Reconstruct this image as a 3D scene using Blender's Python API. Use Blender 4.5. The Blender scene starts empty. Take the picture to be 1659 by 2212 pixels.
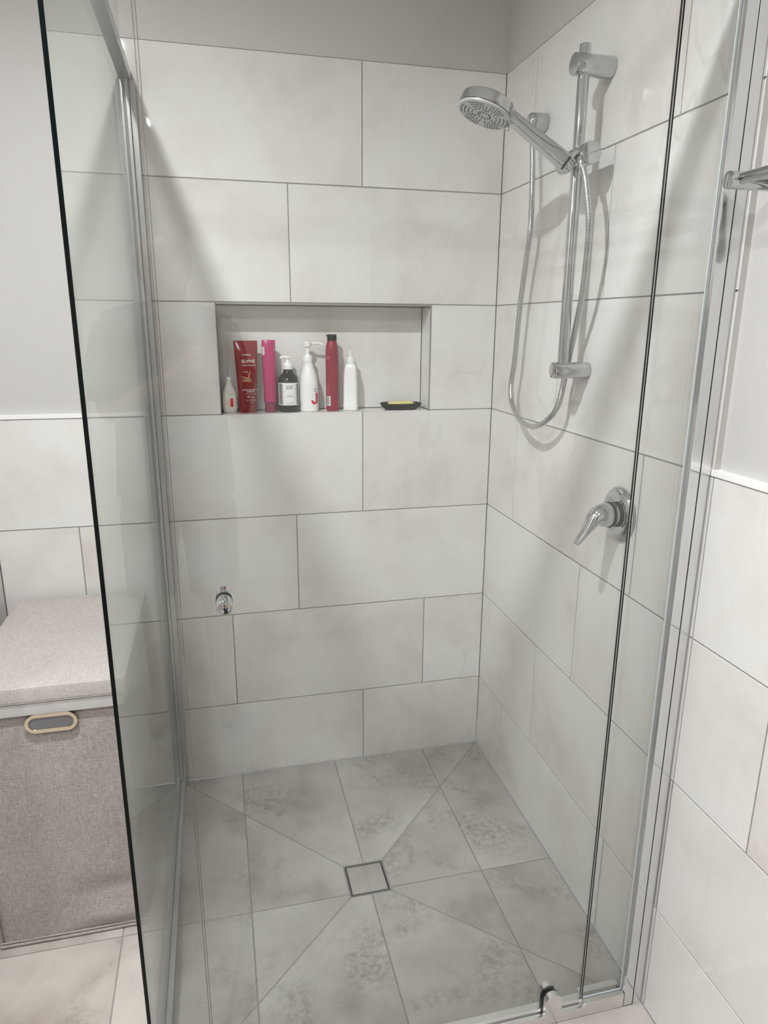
import bpy, bmesh, math, random
from mathutils import Vector, Matrix, Euler
random.seed(7)
C = bpy.data.collections.new('bathroom'); bpy.context.scene.collection.children.link(C)
scn = bpy.context.scene
# ---------------------------------------------------------------- camera, light, exposure
cam = bpy.data.cameras.new('camera'); camo = bpy.data.objects.new('camera', cam); C.objects.link(camo)
scn.camera = camo
camo.location = (-.8143, -1.9795, 1.3952)
camo.rotation_mode = 'XYZ'; camo.rotation_euler = (1.3062, -.0063, -.2362)
cam.sensor_fit = 'HORIZONTAL'; cam.sensor_width = 36.0; cam.lens = 36.0*1496.7/1659.0
cam.clip_start = .02
vs = scn.view_settings
scn.display_settings.display_device = 'sRGB'
vs.view_transform = 'Standard'; vs.look = 'None'; vs.gamma = 1.0; vs.use_curve_mapping = False
vs.exposure = -0.14
scn.cycles.max_bounces = 14; scn.cycles.diffuse_bounces = 10; scn.cycles.glossy_bounces = 8
scn.cycles.transparent_max_bounces = 40; scn.cycles.caustics_reflective = False
scn.cycles.sample_clamp_indirect = 4.0
world = bpy.data.worlds.new('world'); scn.world = world; world.use_nodes = True
world.node_tree.nodes['Background'].inputs[0].default_value = (.9, .92, 1, 1)
world.node_tree.nodes['Background'].inputs[1].default_value = .3
CEIL = 2.42
LAMP_W = 21.0
LAMPS = [(-1.13, -1.17, 1.46), (-1.12, -2.25, .76), (-2.05, -1.45, .42), (-2.05, -2.25, .42)]  # the far-left pair are fill lamps, added to lift the room light
for i, (lx, ly, lf) in enumerate(LAMPS):
    l = bpy.data.lights.new('downlight_glow', 'AREA'); l.shape = 'DISK'; l.size = .066
    l.energy = LAMP_W*lf; l.color = (.975, .99, 1.0); l.spread = math.radians(165)
    lo = bpy.data.objects.new('downlight_glow', l); C.objects.link(lo); lo.location = (lx, ly, CEIL-.012)

# ---------------------------------------------------------------- materials
def lin(c): return tuple(((v/255)/12.92 if v/255 <= .04045 else ((v/255+.055)/1.055)**2.4) for v in c)
MATS = {}
def mat(name, rgb, rough=.5, metal=0, spec=.5, coat=0, **k):
    if name in MATS: return MATS[name]
    m = bpy.data.materials.new(name); m.use_nodes = True; n = m.node_tree
    b = n.nodes['Principled BSDF']
    b.inputs['Base Color'].default_value = (*rgb, 1); b.inputs['Roughness'].default_value = rough
    b.inputs['Metallic'].default_value = metal; b.inputs['Specular IOR Level'].default_value = spec
    b.inputs['Coat Weight'].default_value = coat
    for kk, v in k.items(): b.inputs[kk.replace('_', ' ')].default_value = v
    MATS[name] = m; return m
def nd(t, typ, **k):
    n = t.nodes.new(typ)
    for a, v in k.items(): setattr(n, a, v)
    return n
def noise_tint(m, scale, amt, detail=4, bump=0, bscale=None, dist=.002, cols=None, use_tone=False, rough_var=0):
    """mottle a principled material in object space"""
    t = m.node_tree; b = t.nodes['Principled BSDF']; L = t.links
    tc = nd(t, 'ShaderNodeTexCoord'); src = tc.outputs['Object']
    if use_tone:
        at = nd(t, 'ShaderNodeAttribute'); at.attribute_name = 'tone'
        va = nd(t, 'ShaderNodeVectorMath', operation='MULTIPLY_ADD')
        L.new(at.outputs['Color'], va.inputs[0]); va.inputs[1].default_value = (9, 7, 8); L.new(tc.outputs['Object'], va.inputs[2])
        src = va.outputs[0]
    n = nd(t, 'ShaderNodeTexNoise'); n.inputs['Scale'].default_value = scale; n.inputs['Detail'].default_value = detail
    n.inputs['Roughness'].default_value = .6
    L.new(src, n.inputs['Vector'])
    r = nd(t, 'ShaderNodeValToRGB'); base = b.inputs['Base Color'].default_value[:3]
    if cols is None: cols = [tuple(c*(1-amt) for c in base), base, tuple(min(1, c*(1+amt*.5)) for c in base)]
    r.color_ramp.elements[0].position = .32; r.color_ramp.elements[1].position = .68
    r.color_ramp.elements[0].color = (*cols[0], 1); r.color_ramp.elements[1].color = (*cols[-1], 1)
    for i, c in enumerate(cols[1:-1]):
        e = r.color_ramp.elements.new(.32+.36*(i+1)/(len(cols)-1)); e.color = (*c, 1)
    L.new(n.outputs['Fac'], r.inputs[0]); out = r.outputs[0]
    if bump:
        nb = nd(t, 'ShaderNodeTexNoise'); nb.inputs['Scale'].default_value = bscale or scale*8; nb.inputs['Detail'].default_value = 3
        L.new(src, nb.inputs['Vector'])
        bp = nd(t, 'ShaderNodeBump'); bp.inputs['Strength'].default_value = bump; bp.inputs['Distance'].default_value = dist
        L.new(nb.outputs['Fac'], bp.inputs['Height']); L.new(bp.outputs[0], b.inputs['Normal'])
    L.new(out, b.inputs['Base Color'])
    return m, src, out
def add_specks(m, src, out, scale, thr, col, amt=.5):
    t = m.node_tree; b = t.nodes['Principled BSDF']; L = t.links
    v = nd(t, 'ShaderNodeTexNoise'); v.inputs['Scale'].default_value = scale; v.inputs['Detail'].default_value = 2; L.new(src, v.inputs['Vector'])
    mr = nd(t, 'ShaderNodeMapRange'); mr.inputs[1].default_value = thr; mr.inputs[2].default_value = thr+.06; mr.inputs[4].default_value = amt
    L.new(v.outputs['Fac'], mr.inputs[0])
    mx = nd(t, 'ShaderNodeMix', data_type='RGBA'); L.new(mr.outputs[0], mx.inputs[0]); L.new(out, mx.inputs[6]); mx.inputs[7].default_value = (*col, 1)
    L.new(mx.outputs[2], b.inputs['Base Color']); return mx.outputs[2]

TILE = mat('wall_tile', (.71, .70, .68), .045, spec=.5)
_, s, o = noise_tint(TILE, 3.2, .05, 6, cols=[(.61, .575, .545), (.68, .66, .635), (.715, .71, .69), (.73, .725, .715)], use_tone=True)
o = add_specks(TILE, s, o, 330, .69, (.46, .43, .39), .45)
def veins(m, src, out, scale, width, col, amt):
    t = m.node_tree; b = t.nodes['Principled BSDF']; L = t.links
    mp = nd(t, 'ShaderNodeMapping'); mp.inputs['Scale'].default_value = (1, 1, .45); mp.inputs['Rotation'].default_value = (.2, .3, 0); L.new(src, mp.inputs[0])
    n1 = nd(t, 'ShaderNodeTexNoise'); n1.inputs['Scale'].default_value = scale; n1.inputs['Detail'].default_value = 4; n1.inputs['Roughness'].default_value = .5; L.new(mp.outputs[0], n1.inputs['Vector'])
    a = nd(t, 'ShaderNodeMath', operation='SUBTRACT'); L.new(n1.outputs['Fac'], a.inputs[0]); a.inputs[1].default_value = .53
    b_ = nd(t, 'ShaderNodeMath', operation='ABSOLUTE'); L.new(a.outputs[0], b_.inputs[0])
    m1 = nd(t, 'ShaderNodeMapRange'); m1.inputs[1].default_value = 0; m1.inputs[2].default_value = width; m1.inputs[3].default_value = amt; m1.inputs[4].default_value = 0; L.new(b_.outputs[0], m1.inputs[0])
    n2 = nd(t, 'ShaderNodeTexNoise'); n2.inputs['Scale'].default_value = 5; L.new(src, n2.inputs['Vector'])
    m2 = nd(t, 'ShaderNodeMapRange'); m2.inputs[1].default_value = .48; m2.inputs[2].default_value = .62; L.new(n2.outputs['Fac'], m2.inputs[0])
    mu = nd(t, 'ShaderNodeMath', operation='MULTIPLY'); L.new(m1.outputs[0], mu.inputs[0]); L.new(m2.outputs[0], mu.inputs[1])
    mx = nd(t, 'ShaderNodeMix', data_type='RGBA'); L.new(mu.outputs[0], mx.inputs[0]); L.new(out, mx.inputs[6]); mx.inputs[7].default_value = (*col, 1)
    L.new(mx.outputs[2], b.inputs['Base Color']); return mx.outputs[2]
o = veins(TILE, s, o, 1.7, .004, (.46, .43, .39), .28)
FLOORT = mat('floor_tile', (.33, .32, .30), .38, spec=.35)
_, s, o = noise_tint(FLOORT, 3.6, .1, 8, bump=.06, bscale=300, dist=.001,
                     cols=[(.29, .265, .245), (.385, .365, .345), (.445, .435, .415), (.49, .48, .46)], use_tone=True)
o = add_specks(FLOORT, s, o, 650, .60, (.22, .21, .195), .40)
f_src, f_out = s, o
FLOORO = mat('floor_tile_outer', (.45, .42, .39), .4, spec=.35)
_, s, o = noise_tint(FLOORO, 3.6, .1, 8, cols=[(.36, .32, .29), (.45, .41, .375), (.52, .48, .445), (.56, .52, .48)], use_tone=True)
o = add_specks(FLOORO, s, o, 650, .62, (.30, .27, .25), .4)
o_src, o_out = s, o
def blotch(m, src, out, sc1, sc2, lo, hi, col, amt):
    t = m.node_tree; b = t.nodes['Principled BSDF']; L = t.links
    n1 = nd(t, 'ShaderNodeTexNoise'); n1.inputs['Scale'].default_value = sc1; n1.inputs['Detail'].default_value = 5; n1.inputs['Distortion'].default_value = .6; L.new(src, n1.inputs['Vector'])
    n2 = nd(t, 'ShaderNodeTexNoise'); n2.inputs['Scale'].default_value = sc2; n2.inputs['Detail'].default_value = 6; n2.inputs['Roughness'].default_value = .75; L.new(src, n2.inputs['Vector'])
    m1 = nd(t, 'ShaderNodeMapRange'); m1.inputs[1].default_value = lo; m1.inputs[2].default_value = hi; L.new(n1.outputs['Fac'], m1.inputs[0])
    m2 = nd(t, 'ShaderNodeMapRange'); m2.inputs[1].default_value = .40; m2.inputs[2].default_value = .62; L.new(n2.outputs['Fac'], m2.inputs[0])
    mu = nd(t, 'ShaderNodeMath', operation='MULTIPLY'); L.new(m1.outputs[0], mu.inputs[0]); L.new(m2.outputs[0], mu.inputs[1])
    m3 = nd(t, 'ShaderNodeMath', operation='MULTIPLY'); L.new(mu.outputs[0], m3.inputs[0]); m3.inputs[1].default_value = amt
    mx = nd(t, 'ShaderNodeMix', data_type='RGBA'); L.new(m3.outputs[0], mx.inputs[0]); L.new(out, mx.inputs[6]); mx.inputs[7].default_value = (*col, 1)
    L.new(mx.outputs[2], b.inputs['Base Color']); return mx.outputs[2]
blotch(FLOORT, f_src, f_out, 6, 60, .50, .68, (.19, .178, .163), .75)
blotch(FLOORO, o_src, o_out, 6, 60, .50, .68, (.22, .195, .175), .6)
GROUT = mat('grout', (.30, .295, .28), .8); noise_tint(GROUT, 60, .15)
PAINT = mat('wall_paint', (.525, .515, .50), .55, spec=.3); noise_tint(PAINT, 2, .02, bump=.05, bscale=400, dist=.0006)
ROOMP = mat('room_paint', (.80, .79, .775), .6, spec=.2); noise_tint(ROOMP, 2, .02)
CEILM = mat('ceiling_paint', (.88, .87, .855), .7); noise_tint(CEILM, 2, .02)
WHITEG = mat('white_gloss_trim', (.82, .82, .81), .25); noise_tint(WHITEG, 5, .01)
CHROME = mat('chrome', (.55, .56, .57), .04, 1); noise_tint(CHROME, 20, .02)
ALU = mat('polished_aluminium', (.76, .77, .775), .10, 1); noise_tint(ALU, 20, .03)
ALUS = mat('satin_aluminium', (.80, .80, .80), .24, 1); noise_tint(ALUS, 20, .03)
STEEL = mat('brushed_hose', (.52, .52, .52), .2, 1)
ALUD = mat('grey_aluminium', (.52, .53, .53), .32, 1); noise_tint(ALUD, 20, .03)
NTRIM = mat('niche_trim_metal', (.36, .36, .355), .4, .6); noise_tint(NTRIM, 20, .05)
BEAD = mat('glazing_bead', (.55, .60, .62), .3); noise_tint(BEAD, 20, .03)
BLACK = mat('black_plastic', (.010, .010, .011), .45, spec=.3); noise_tint(BLACK, 20, .1)
GAPB = mat('dark_gap', (.006, .006, .006), .7); noise_tint(GAPB, 20, .1)
RUBBER = mat('grey_nozzle', (.10, .105, .11), .6); noise_tint(RUBBER, 20, .1)
FACEG = mat('spray_face_grey', (.52, .53, .54), .28, .3); noise_tint(FACEG, 30, .03)
WPLAS = mat('white_plastic', (.80, .80, .79), .22); noise_tint(WPLAS, 10, .02)
CREAM = mat('pearl_white_plastic', (.70, .68, .62), .25); noise_tint(CREAM, 10, .03)
RED = mat('crimson_plastic', (.20, .003, .008), .18); noise_tint(RED, 10, .08)
REDTOP = mat('muted_crimson', (.33, .02, .035), .22); noise_tint(REDTOP, 10, .05)
PINK = mat('magenta_plastic', (.40, .022, .12), .3); noise_tint(PINK, 10, .06)
PINKCAP = mat('magenta_cap', (.22, .02, .06), .25); noise_tint(PINKCAP, 10, .06)
CHERRY = mat('cherry_plastic', (.25, .012, .036), .22); noise_tint(CHERRY, 10, .08)
AMBER = mat('dark_bottle', (.012, .012, .011), .08); noise_tint(AMBER, 10, .1)
INKW = mat('ink_white', (.82, .80, .76), .4); INKK = mat('ink_black', (.02, .02, .02), .4)
INKR = mat('ink_red', (.55, .01, .03), .4); INKG = mat('ink_gold', (.70, .50, .28), .35, .4)
INKGR = mat('ink_grey', (.35, .35, .35), .5); INKP = mat('ink_pink', (.75, .25, .22), .4)
PAPER = mat('label_white', (.74, .74, .73), .45)
SOAPM = mat('yellow_soap', (.68, .60, .22), .45, Subsurface_Weight=.2); noise_tint(SOAPM, 15, .05)
LINEN = mat('linen_lid', (.455, .425, .40), .9, spec=.1)
FABRIC = mat('taupe_fabric', (.38, .345, .325), .9, spec=.1)
LINING = mat('lining_grey', (.58, .57, .56), .8, spec=.1); noise_tint(LINING, 20, .06)
STITCH = mat('stitch_dark', (.18, .16, .15), .8)
CHAMP = mat('champagne_metal', (.66, .57, .45), .2, 1); noise_tint(CHAMP, 20, .03)
HOLEG = mat('grey_handle_well', (.16, .16, .165), .3); noise_tint(HOLEG, 20, .1)
SEALD = mat('seal_lip', (.13, .105, .085), .12); noise_tint(SEALD, 30, .3)
SEAL = mat('clear_seal', (.50, .47, .43), .15, spec=.6)
EDGE = mat('glass_edge', (.0015, .004, .004), .10, spec=.15); noise_tint(EDGE, 10, .2)
SKIN = mat('skin', (.27, .16, .115), .5, Subsurface_Weight=.1); noise_tint(SKIN, 30, .06)
SHIRT = mat('dark_tshirt', (.045, .048, .055), .85); noise_tint(SHIRT, 30, .1)
TROUS = mat('dark_shorts', (.04, .045, .06), .85); noise_tint(TROUS, 30, .1)
LAMPM = mat('lamp_lens', (.9, .9, .88), .4, Emission_Color=(1, .96, .92, 1), Emission_Strength=110.0)

def weave(m, scale, amt, mott, bump=.5):
    t = m.node_tree; b = t.nodes['Principled BSDF']; L = t.links
    tc = nd(t, 'ShaderNodeTexCoord')
    outs = []
    for i, s in enumerate([(.18, 1, 1.2), (1, .9, .12), (1, .12, 1)]):
        mp = nd(t, 'ShaderNodeMapping'); mp.inputs['Scale'].default_value = s; L.new(tc.outputs['Object'], mp.inputs[0])
        n = nd(t, 'ShaderNodeTexNoise'); n.inputs['Scale'].default_value = scale; n.inputs['Detail'].default_value = 2; L.new(mp.outputs[0], n.inputs['Vector'])
        outs.append(n.outputs['Fac'])
    a = nd(t, 'ShaderNodeMath', operation='ADD'); L.new(outs[0], a.inputs[0]); L.new(outs[1], a.inputs[1])
    a2 = nd(t, 'ShaderNodeMath', operation='ADD'); L.new(a.outputs[0], a2.inputs[0]); L.new(outs[2], a2.inputs[1])
    mr = nd(t, 'ShaderNodeMapRange'); mr.inputs[1].default_value = 1.1; mr.inputs[2].default_value = 1.9; L.new(a2.outputs[0], mr.inputs[0])
    base = b.inputs['Base Color'].default_value[:3]
    mx = nd(t, 'ShaderNodeMix', data_type='RGBA'); L.new(mr.outputs[0], mx.inputs[0])
    mx.inputs[6].default_value = (*[c*(1-amt) for c in base], 1); mx.inputs[7].default_value = (*[min(1, c*(1+amt)) for c in base], 1)
    n2 = nd(t, 'ShaderNodeTexNoise'); n2.inputs['Scale'].default_value = 7; L.new(tc.outputs['Object'], n2.inputs['Vector'])
    mr2 = nd(t, 'ShaderNodeMapRange'); mr2.inputs[1].default_value = .3; mr2.inputs[2].default_value = .7; mr2.inputs[3].default_value = 1-mott; mr2.inputs[4].default_value = 1+mott
    L.new(n2.outputs['Fac'], mr2.inputs[0])
    vm = nd(t, 'ShaderNodeVectorMath', operation='SCALE'); L.new(mx.outputs[2], vm.inputs[0]); L.new(mr2.outputs[0], vm.inputs['Scale'])
    L.new(vm.outputs[0], b.inputs['Base Color'])
    bp = nd(t, 'ShaderNodeBump'); bp.inputs['Strength'].default_value = bump; bp.inputs['Distance'].default_value = .001
    L.new(a2.outputs[0], bp.inputs['Height']); L.new(bp.outputs[0], b.inputs['Normal'])
weave(LINEN, 420, .16, .03); weave(FABRIC, 420, .26, .06)

def hose_mat():
    t = STEEL.node_tree; b = t.nodes['Principled BSDF']; L = t.links
    tc = nd(t, 'ShaderNodeTexCoord'); w = nd(t, 'ShaderNodeTexWave', wave_type='BANDS', bands_direction='Z')
    w.inputs['Scale'].default_value = 95; L.new(tc.outputs['Object'], w.inputs[0])
    bp = nd(t, 'ShaderNodeBump'); bp.inputs['Strength'].default_value = .25; bp.inputs['Distance'].default_value = .001
    L.new(w.outputs['Fac'], bp.inputs['Height']); L.new(bp.outputs[0], b.inputs['Normal'])
hose_mat()

def glass_mat(name, tint):
    m = bpy.data.materials.new(name); m.use_nodes = True; t = m.node_tree; t.nodes.clear(); L = t.links
    out = nd(t, 'ShaderNodeOutputMaterial'); mx = nd(t, 'ShaderNodeMixShader'); tr = nd(t, 'ShaderNodeBsdfTransparent'); gl = nd(t, 'ShaderNodeBsdfGlossy')
    tr.inputs[0].default_value = (*tint, 1); gl.inputs['Roughness'].default_value = .0; gl.inputs[0].default_value = (.97, 1, .985, 1)
    fr = nd(t, 'ShaderNodeFresnel'); ge = nd(t, 'ShaderNodeNewGeometry'); mr = nd(t, 'ShaderNodeMapRange')
    mr.inputs[3].default_value = 1.5; mr.inputs[4].default_value = 1/1.5     # same pane reflectance from both faces
    L.new(ge.outputs['Backfacing'], mr.inputs[0]); L.new(mr.outputs[0], fr.inputs['IOR'])
    L.new(fr.outputs[0], mx.inputs[0]); L.new(tr.outputs[0], mx.inputs[1]); L.new(gl.outputs[0], mx.inputs[2]); L.new(mx.outputs[0], out.inputs[0])
    return m
GLASS = glass_mat('clear_toughened_glass', (.986, .993, .989))

# ---------------------------------------------------------------- mesh helpers
def link(name, me, m, parent=None, smooth=False):
    ob = bpy.data.objects.new(name, me); C.objects.link(ob)
    ms = m if isinstance(m, (list, tuple)) else [m]
    for x in ms: me.materials.append(x)
    if smooth:
        for p in me.polygons: p.use_smooth = True
    if parent is not None: ob.parent = parent
    return ob
def obj(name, bm, m, parent=None, smooth=False, angle=None):
    """link a bmesh (built in world space) as ONE object with its origin moved to its parent's/own base"""
    bmesh.ops.recalc_face_normals(bm, faces=bm.faces[:])
    me = bpy.data.meshes.new(name); bm.to_mesh(me); bm.free()
    off = Vector(parent_world(parent)) if parent is not None else None
    if off is not None: me.transform(Matrix.Translation(-off))
    ob = link(name, me, m, parent)
    if smooth:
        me.shade_smooth() if hasattr(me, 'shade_smooth') else None
        try: me.set_sharp_from_angle(angle=angle or math.radians(40))
        except Exception: pass
    return ob
def parent_world(p):
    v = Vector((0, 0, 0))
    while p is not None: v += Vector(p.location); p = p.parent
    return v
def thing(name, label, cat, loc, group=None):
    e = bpy.data.objects.new(name, None); C.objects.link(e); e.location = loc; e.empty_display_size = .05
    tag(e, label, cat, group); return e
def tag(o, label, cat, group=None):
    o['label'] = label; o['category'] = cat
    if group: o['group'] = group
    return o
def rebase(o, loc):
    loc = Vector(loc); o.data.transform(Matrix.Translation(-loc)); o.location = loc; return o
def box(bm, a, b, mi=0, bev=0):
    x0, x1 = sorted((a[0], b[0])); y0, y1 = sorted((a[1], b[1])); z0, z1 = sorted((a[2], b[2]))
    vs_ = [bm.verts.new(p) for p in [(x0,y0,z0),(x1,y0,z0),(x1,y1,z0),(x0,y1,z0),(x0,y0,z1),(x1,y0,z1),(x1,y1,z1),(x0,y1,z1)]]
    fs = [bm.faces.new([vs_[i] for i in f]) for f in [(0,3,2,1),(4,5,6,7),(0,1,5,4),(1,2,6,5),(2,3,7,6),(3,0,4,7)]]
    for f in fs: f.material_index = mi
    if bev:
        es = list({e for f in fs for e in f.edges})
        bmesh.ops.bevel(bm, geom=es, offset=bev, segments=2, affect='EDGES', profile=.7)
    return fs
def loft(bm, rings, cap=True, mi=0, closed=False):
    vr = [[bm.verts.new(p) for p in r] for r in rings]; n = len(vr[0])
    seq = list(zip(vr, vr[1:])) + ([(vr[-1], vr[0])] if closed else [])
    for a, b in seq:
        for i in range(n):
            f = bm.faces.new((a[i], a[(i+1) % n], b[(i+1) % n], b[i])); f.material_index = mi
    if cap and not closed:
        f = bm.faces.new(vr[0][::-1]); f.material_index = mi; f = bm.faces.new(vr[-1]); f.material_index = mi
    return vr
def frame_for(d):
    d = Vector(d).normalized(); u = Vector((0, 0, 1)) if abs(d.z) < .9 else Vector((1, 0, 0))
    a = d.cross(u).normalized(); b = d.cross(a).normalized(); return a, b
def rod(bm, p, q, r0, r1=None, n=32, bev=0, mi=0):
    """cylinder / cone from p to q with softened rims"""
    p, q = Vector(p), Vector(q); r1 = r0 if r1 is None else r1; a, b = frame_for(q-p); d = (q-p).normalized()
    st = [(p, r0), (q, r1)] if not bev else [(p, r0-bev), (p+d*bev*.3, r0-bev*.3), (p+d*bev, r0), (q-d*bev, r1), (q-d*bev*.3, r1-bev*.3), (q, r1-bev)]
    loft(bm, [[c+a*(r*math.cos(2*math.pi*i/n))+b*(r*math.sin(2*math.pi*i/n)) for i in range(n)] for c, r in st], mi=mi)
def turned(bm, p, d, prof, n=40, mi=0):
    """lathe along direction d from p; prof = [(dist, radius)]"""
    p = Vector(p); d = Vector(d).normalized(); a, b = frame_for(d)
    loft(bm, [[p+d*t+a*(r*math.cos(2*math.pi*i/n))+b*(r*math.sin(2*math.pi*i/n)) for i in range(n)] for t, r in prof], mi=mi)
def catmull(pts, k=10):
    pts = [Vector(p) for p in pts]; P_ = [pts[0]*2-pts[1]]+pts+[pts[-1]*2-pts[-2]]; out = []
    for i in range(1, len(P_)-2):
        for j in range(k):
            t = j/k; a, b, c, d = P_[i-1], P_[i], P_[i+1], P_[i+2]
            out.append(.5*((2*b)+(c-a)*t+(2*a-5*b+4*c-d)*t*t+(3*b-a-3*c+d)*t**3))
    out.append(pts[-1]); return out
def tube(bm, pts, r, n=16, mi=0):
    rr = r if isinstance(r, (list, tuple)) else [r]*len(pts); u = None; rings = []
    for i, p in enumerate(pts):
        d = (pts[min(i+1, len(pts)-1)]-pts[max(i-1, 0)]).normalized()
        if u is None: u, _ = frame_for(d)
        u = (u-d*u.dot(d)).normalized(); w = d.cross(u)
        rings.append([p+u*(rr[i]*math.cos(2*math.pi*j/n))+w*(rr[i]*math.sin(2*math.pi*j/n)) for j in range(n)])
    loft(bm, rings, mi=mi)
def sup(cx, cy, z, a, b, e=2.0, n=48, rot=0, ox=0):
    """superellipse ring, half width a (x), half depth b (y)"""
    o_ = []
    for i in range(n):
        t = 2*math.pi*i/n; c, s = math.cos(t), math.sin(t)
        x = a*math.copysign(abs(c)**(2/e), c); y = b*math.copysign(abs(s)**(2/e), s)
        o_.append(Vector((cx+ox+x*math.cos(rot)-y*math.sin(rot), cy+x*math.sin(rot)+y*math.cos(rot), z)))
    return o_
def struct(name, bm, m, smooth=False):
    o_ = obj(name, bm, m, None, smooth); o_['kind'] = 'structure'; return o_

# ---------------------------------------------------------------- tiled surfaces
def clip(poly, a, b, c):      # keep a*x+b*y<=c
    out = []
    for i, p in enumerate(poly):
        q = poly[(i+1) % len(poly)]; fp = a*p[0]+b*p[1]-c; fq = a*q[0]+b*q[1]-c
        if fp <= 0: out.append(p)
        if fp*fq < 0:
            t = fp/(fp-fq); out.append((p[0]+(q[0]-p[0])*t, p[1]+(q[1]-p[1])*t))
    return out
def inset(poly, g):
    n = len(poly); area = sum(poly[i][0]*poly[(i+1) % n][1]-poly[(i+1) % n][0]*poly[i][1] for i in range(n))
    if area < 0: poly = poly[::-1]
    out = poly
    for i in range(n):
        p, q = poly[i], poly[(i+1) % n]; dx, dy = q[0]-p[0], q[1]-p[1]; l = math.hypot(dx, dy)
        if l < 1e-6: continue
        nx, ny = dy/l, -dx/l; out = clip(out, nx, ny, nx*p[0]+ny*p[1]-g)
        if len(out) < 3: return []
    return out
def tiles(bm, polys, to3, nrm, depth=.0014, gap=.0015, mi=0, tone_layer=None, bev=.0005):
    """each polygon becomes a raised tile whose face lies on the surface; grout sits `depth` below"""
    for poly in polys:
        a = inset(poly, gap); 
        if len(a) < 3: continue
        a2 = inset(a, bev)
        if len(a2) != len(a): a2 = a
        tone = (random.random(), random.random(), random.random(), 1)
        N = Vector(nrm)
        lo = [bm.verts.new(to3(p)-N*depth) for p in a]; mid = [bm.verts.new(to3(p)-N*bev) for p in a]; hi = [bm.verts.new(to3(p)) for p in a2]
        fs = [bm.faces.new(hi)]; n = len(a)
        for i in range(n):
            j = (i+1) % n; fs.append(bm.faces.new((lo[i], lo[j], mid[j], mid[i]))); fs.append(bm.faces.new((mid[i], mid[j], hi[j], hi[i])))
        for f in fs:
            f.material_index = mi
            for lp in f.loops: lp[tone_layer] = tone
def rows(u0, u1, v0, v1, rowfn, joints, holes=()):
    """running-bond rectangles. rowfn: list of row boundaries, joints: per row a joint position (period .6)"""
    out = []
    for k, (a, b) in enumerate(zip(rowfn, rowfn[1:])):
        a_, b_ = max(a, v0), min(b, v1)
        if b_-a_ < .002: continue
        j = joints[k % len(joints)]; s = j-.6*math.ceil((j-u0)/.6)
        while s < u1:
            p, q = max(s, u0), min(s+.6, u1)
            if q-p > .002:
                hs = [h for h in holes if h[0] < q-1e-6 and h[1] > p+1e-6 and h[2] < b_-1e-6 and h[3] > a_+1e-6]
                if not hs: out.append([(p, a_), (q, a_), (q, b_), (p, b_)])
                else:
                    h = hs[0]
                    if h[0] > p+.002: out.append([(p, a_), (h[0], a_), (h[0], b_), (p, b_)])
                    if h[1] < q-.002: out.append([(h[1], a_), (q, a_), (q, b_), (h[1], b_)])
            s += .6
    return out
ROWS = [0, .25, .55, .85, 1.15, 1.45, 1.75, 2.05]
GL = .0016
def quad(bm, pts, mi=0):
    f = bm.faces.new([bm.verts.new(p) for p in pts]); f.material_index = mi; return f
XL, YF = -2.5, -3.7            # far left wall, wall behind the photographer
XP = -.989                     # return panel
# back wall : tiled to 2.05 inside the shower, to 1.15 outside, painted above
NX0, NX1, NZ0, NZ1, ND = -.80, -.20, 1.15, 1.445, .088
bm = bmesh.new(); tl = bm.loops.layers.float_color.new('tone')
toB = lambda p: Vector((p[0], 0, p[1]))
JB = [-.40, -1.0+.2, -.6, -.40, -.8, -.6, -.40]   # rows from the floor up
hole = [(NX0, NX1, NZ0, NZ1)]
tiles(bm, rows(XP-.001, 0, 0, 2.05, ROWS, JB, [(NX0, NX1, 1.15, 1.45)]), toB, (0, -1, 0), tone_layer=tl)
tiles(bm, rows(-1.41, XP-.001, 0, 1.15, ROWS, JB), toB, (0, -1, 0), tone_layer=tl)
# grout bed with the niche opening
g = GL
for (x0, x1, z0, z1) in [(XP, NX0, 0, 2.05), (NX1, 0, 0, 2.05), (NX0, NX1, 0, NZ0-.0005), (NX0, NX1, NZ1+.004, 2.05), (-1.41, XP, 0, 1.15)]:
    quad(bm, [(x0, g, z0), (x1, g, z0), (x1, g, z1), (x0, g, z1)], 1)
for a in [(XP, 0.004, 2.05, CEIL), (-1.41, XP, 1.15, CEIL)]:
    yy = .004 if a[0] == XP else .010
    quad(bm, [(a[0], yy, a[2]), (a[1], yy, a[2]), (a[1], yy, a[3]), (a[0], yy, a[3])], 2)
quad(bm, [(XP, 0, 2.05), (0.014, 0, 2.05), (0.014, .004, 2.05), (XP, .004, 2.05)], 0)
# niche lining
tiles(bm, [[(NX0, NZ0), (NX1, NZ0), (NX1, NZ1), (NX0, NZ1)]], lambda p: Vector((p[0], ND, p[1])), (0, -1, 0), tone_layer=tl)
tiles(bm, [[(NX0, 0), (NX1, 0), (NX1, ND), (NX0, ND)]], lambda p: Vector((p[0], p[1], NZ0)), (0, 0, 1), tone_layer=tl)
tiles(bm, [[(NX0, 0), (NX1, 0), (NX1, ND), (NX0, ND)]], lambda p: Vector((p[0], p[1], NZ1)), (0, 0, -1), tone_layer=tl)
tiles(bm, [[(0, NZ0), (ND, NZ0), (ND, NZ1), (0, NZ1)]], lambda p: Vector((NX1, p[0], p[1])), (-1, 0, 0), tone_layer=tl)
tiles(bm, [[(0, NZ0), (ND, NZ0), (ND, NZ1), (0, NZ1)]], lambda p: Vector((NX0, p[0], p[1])), (1, 0, 0), tone_layer=tl)
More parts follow.
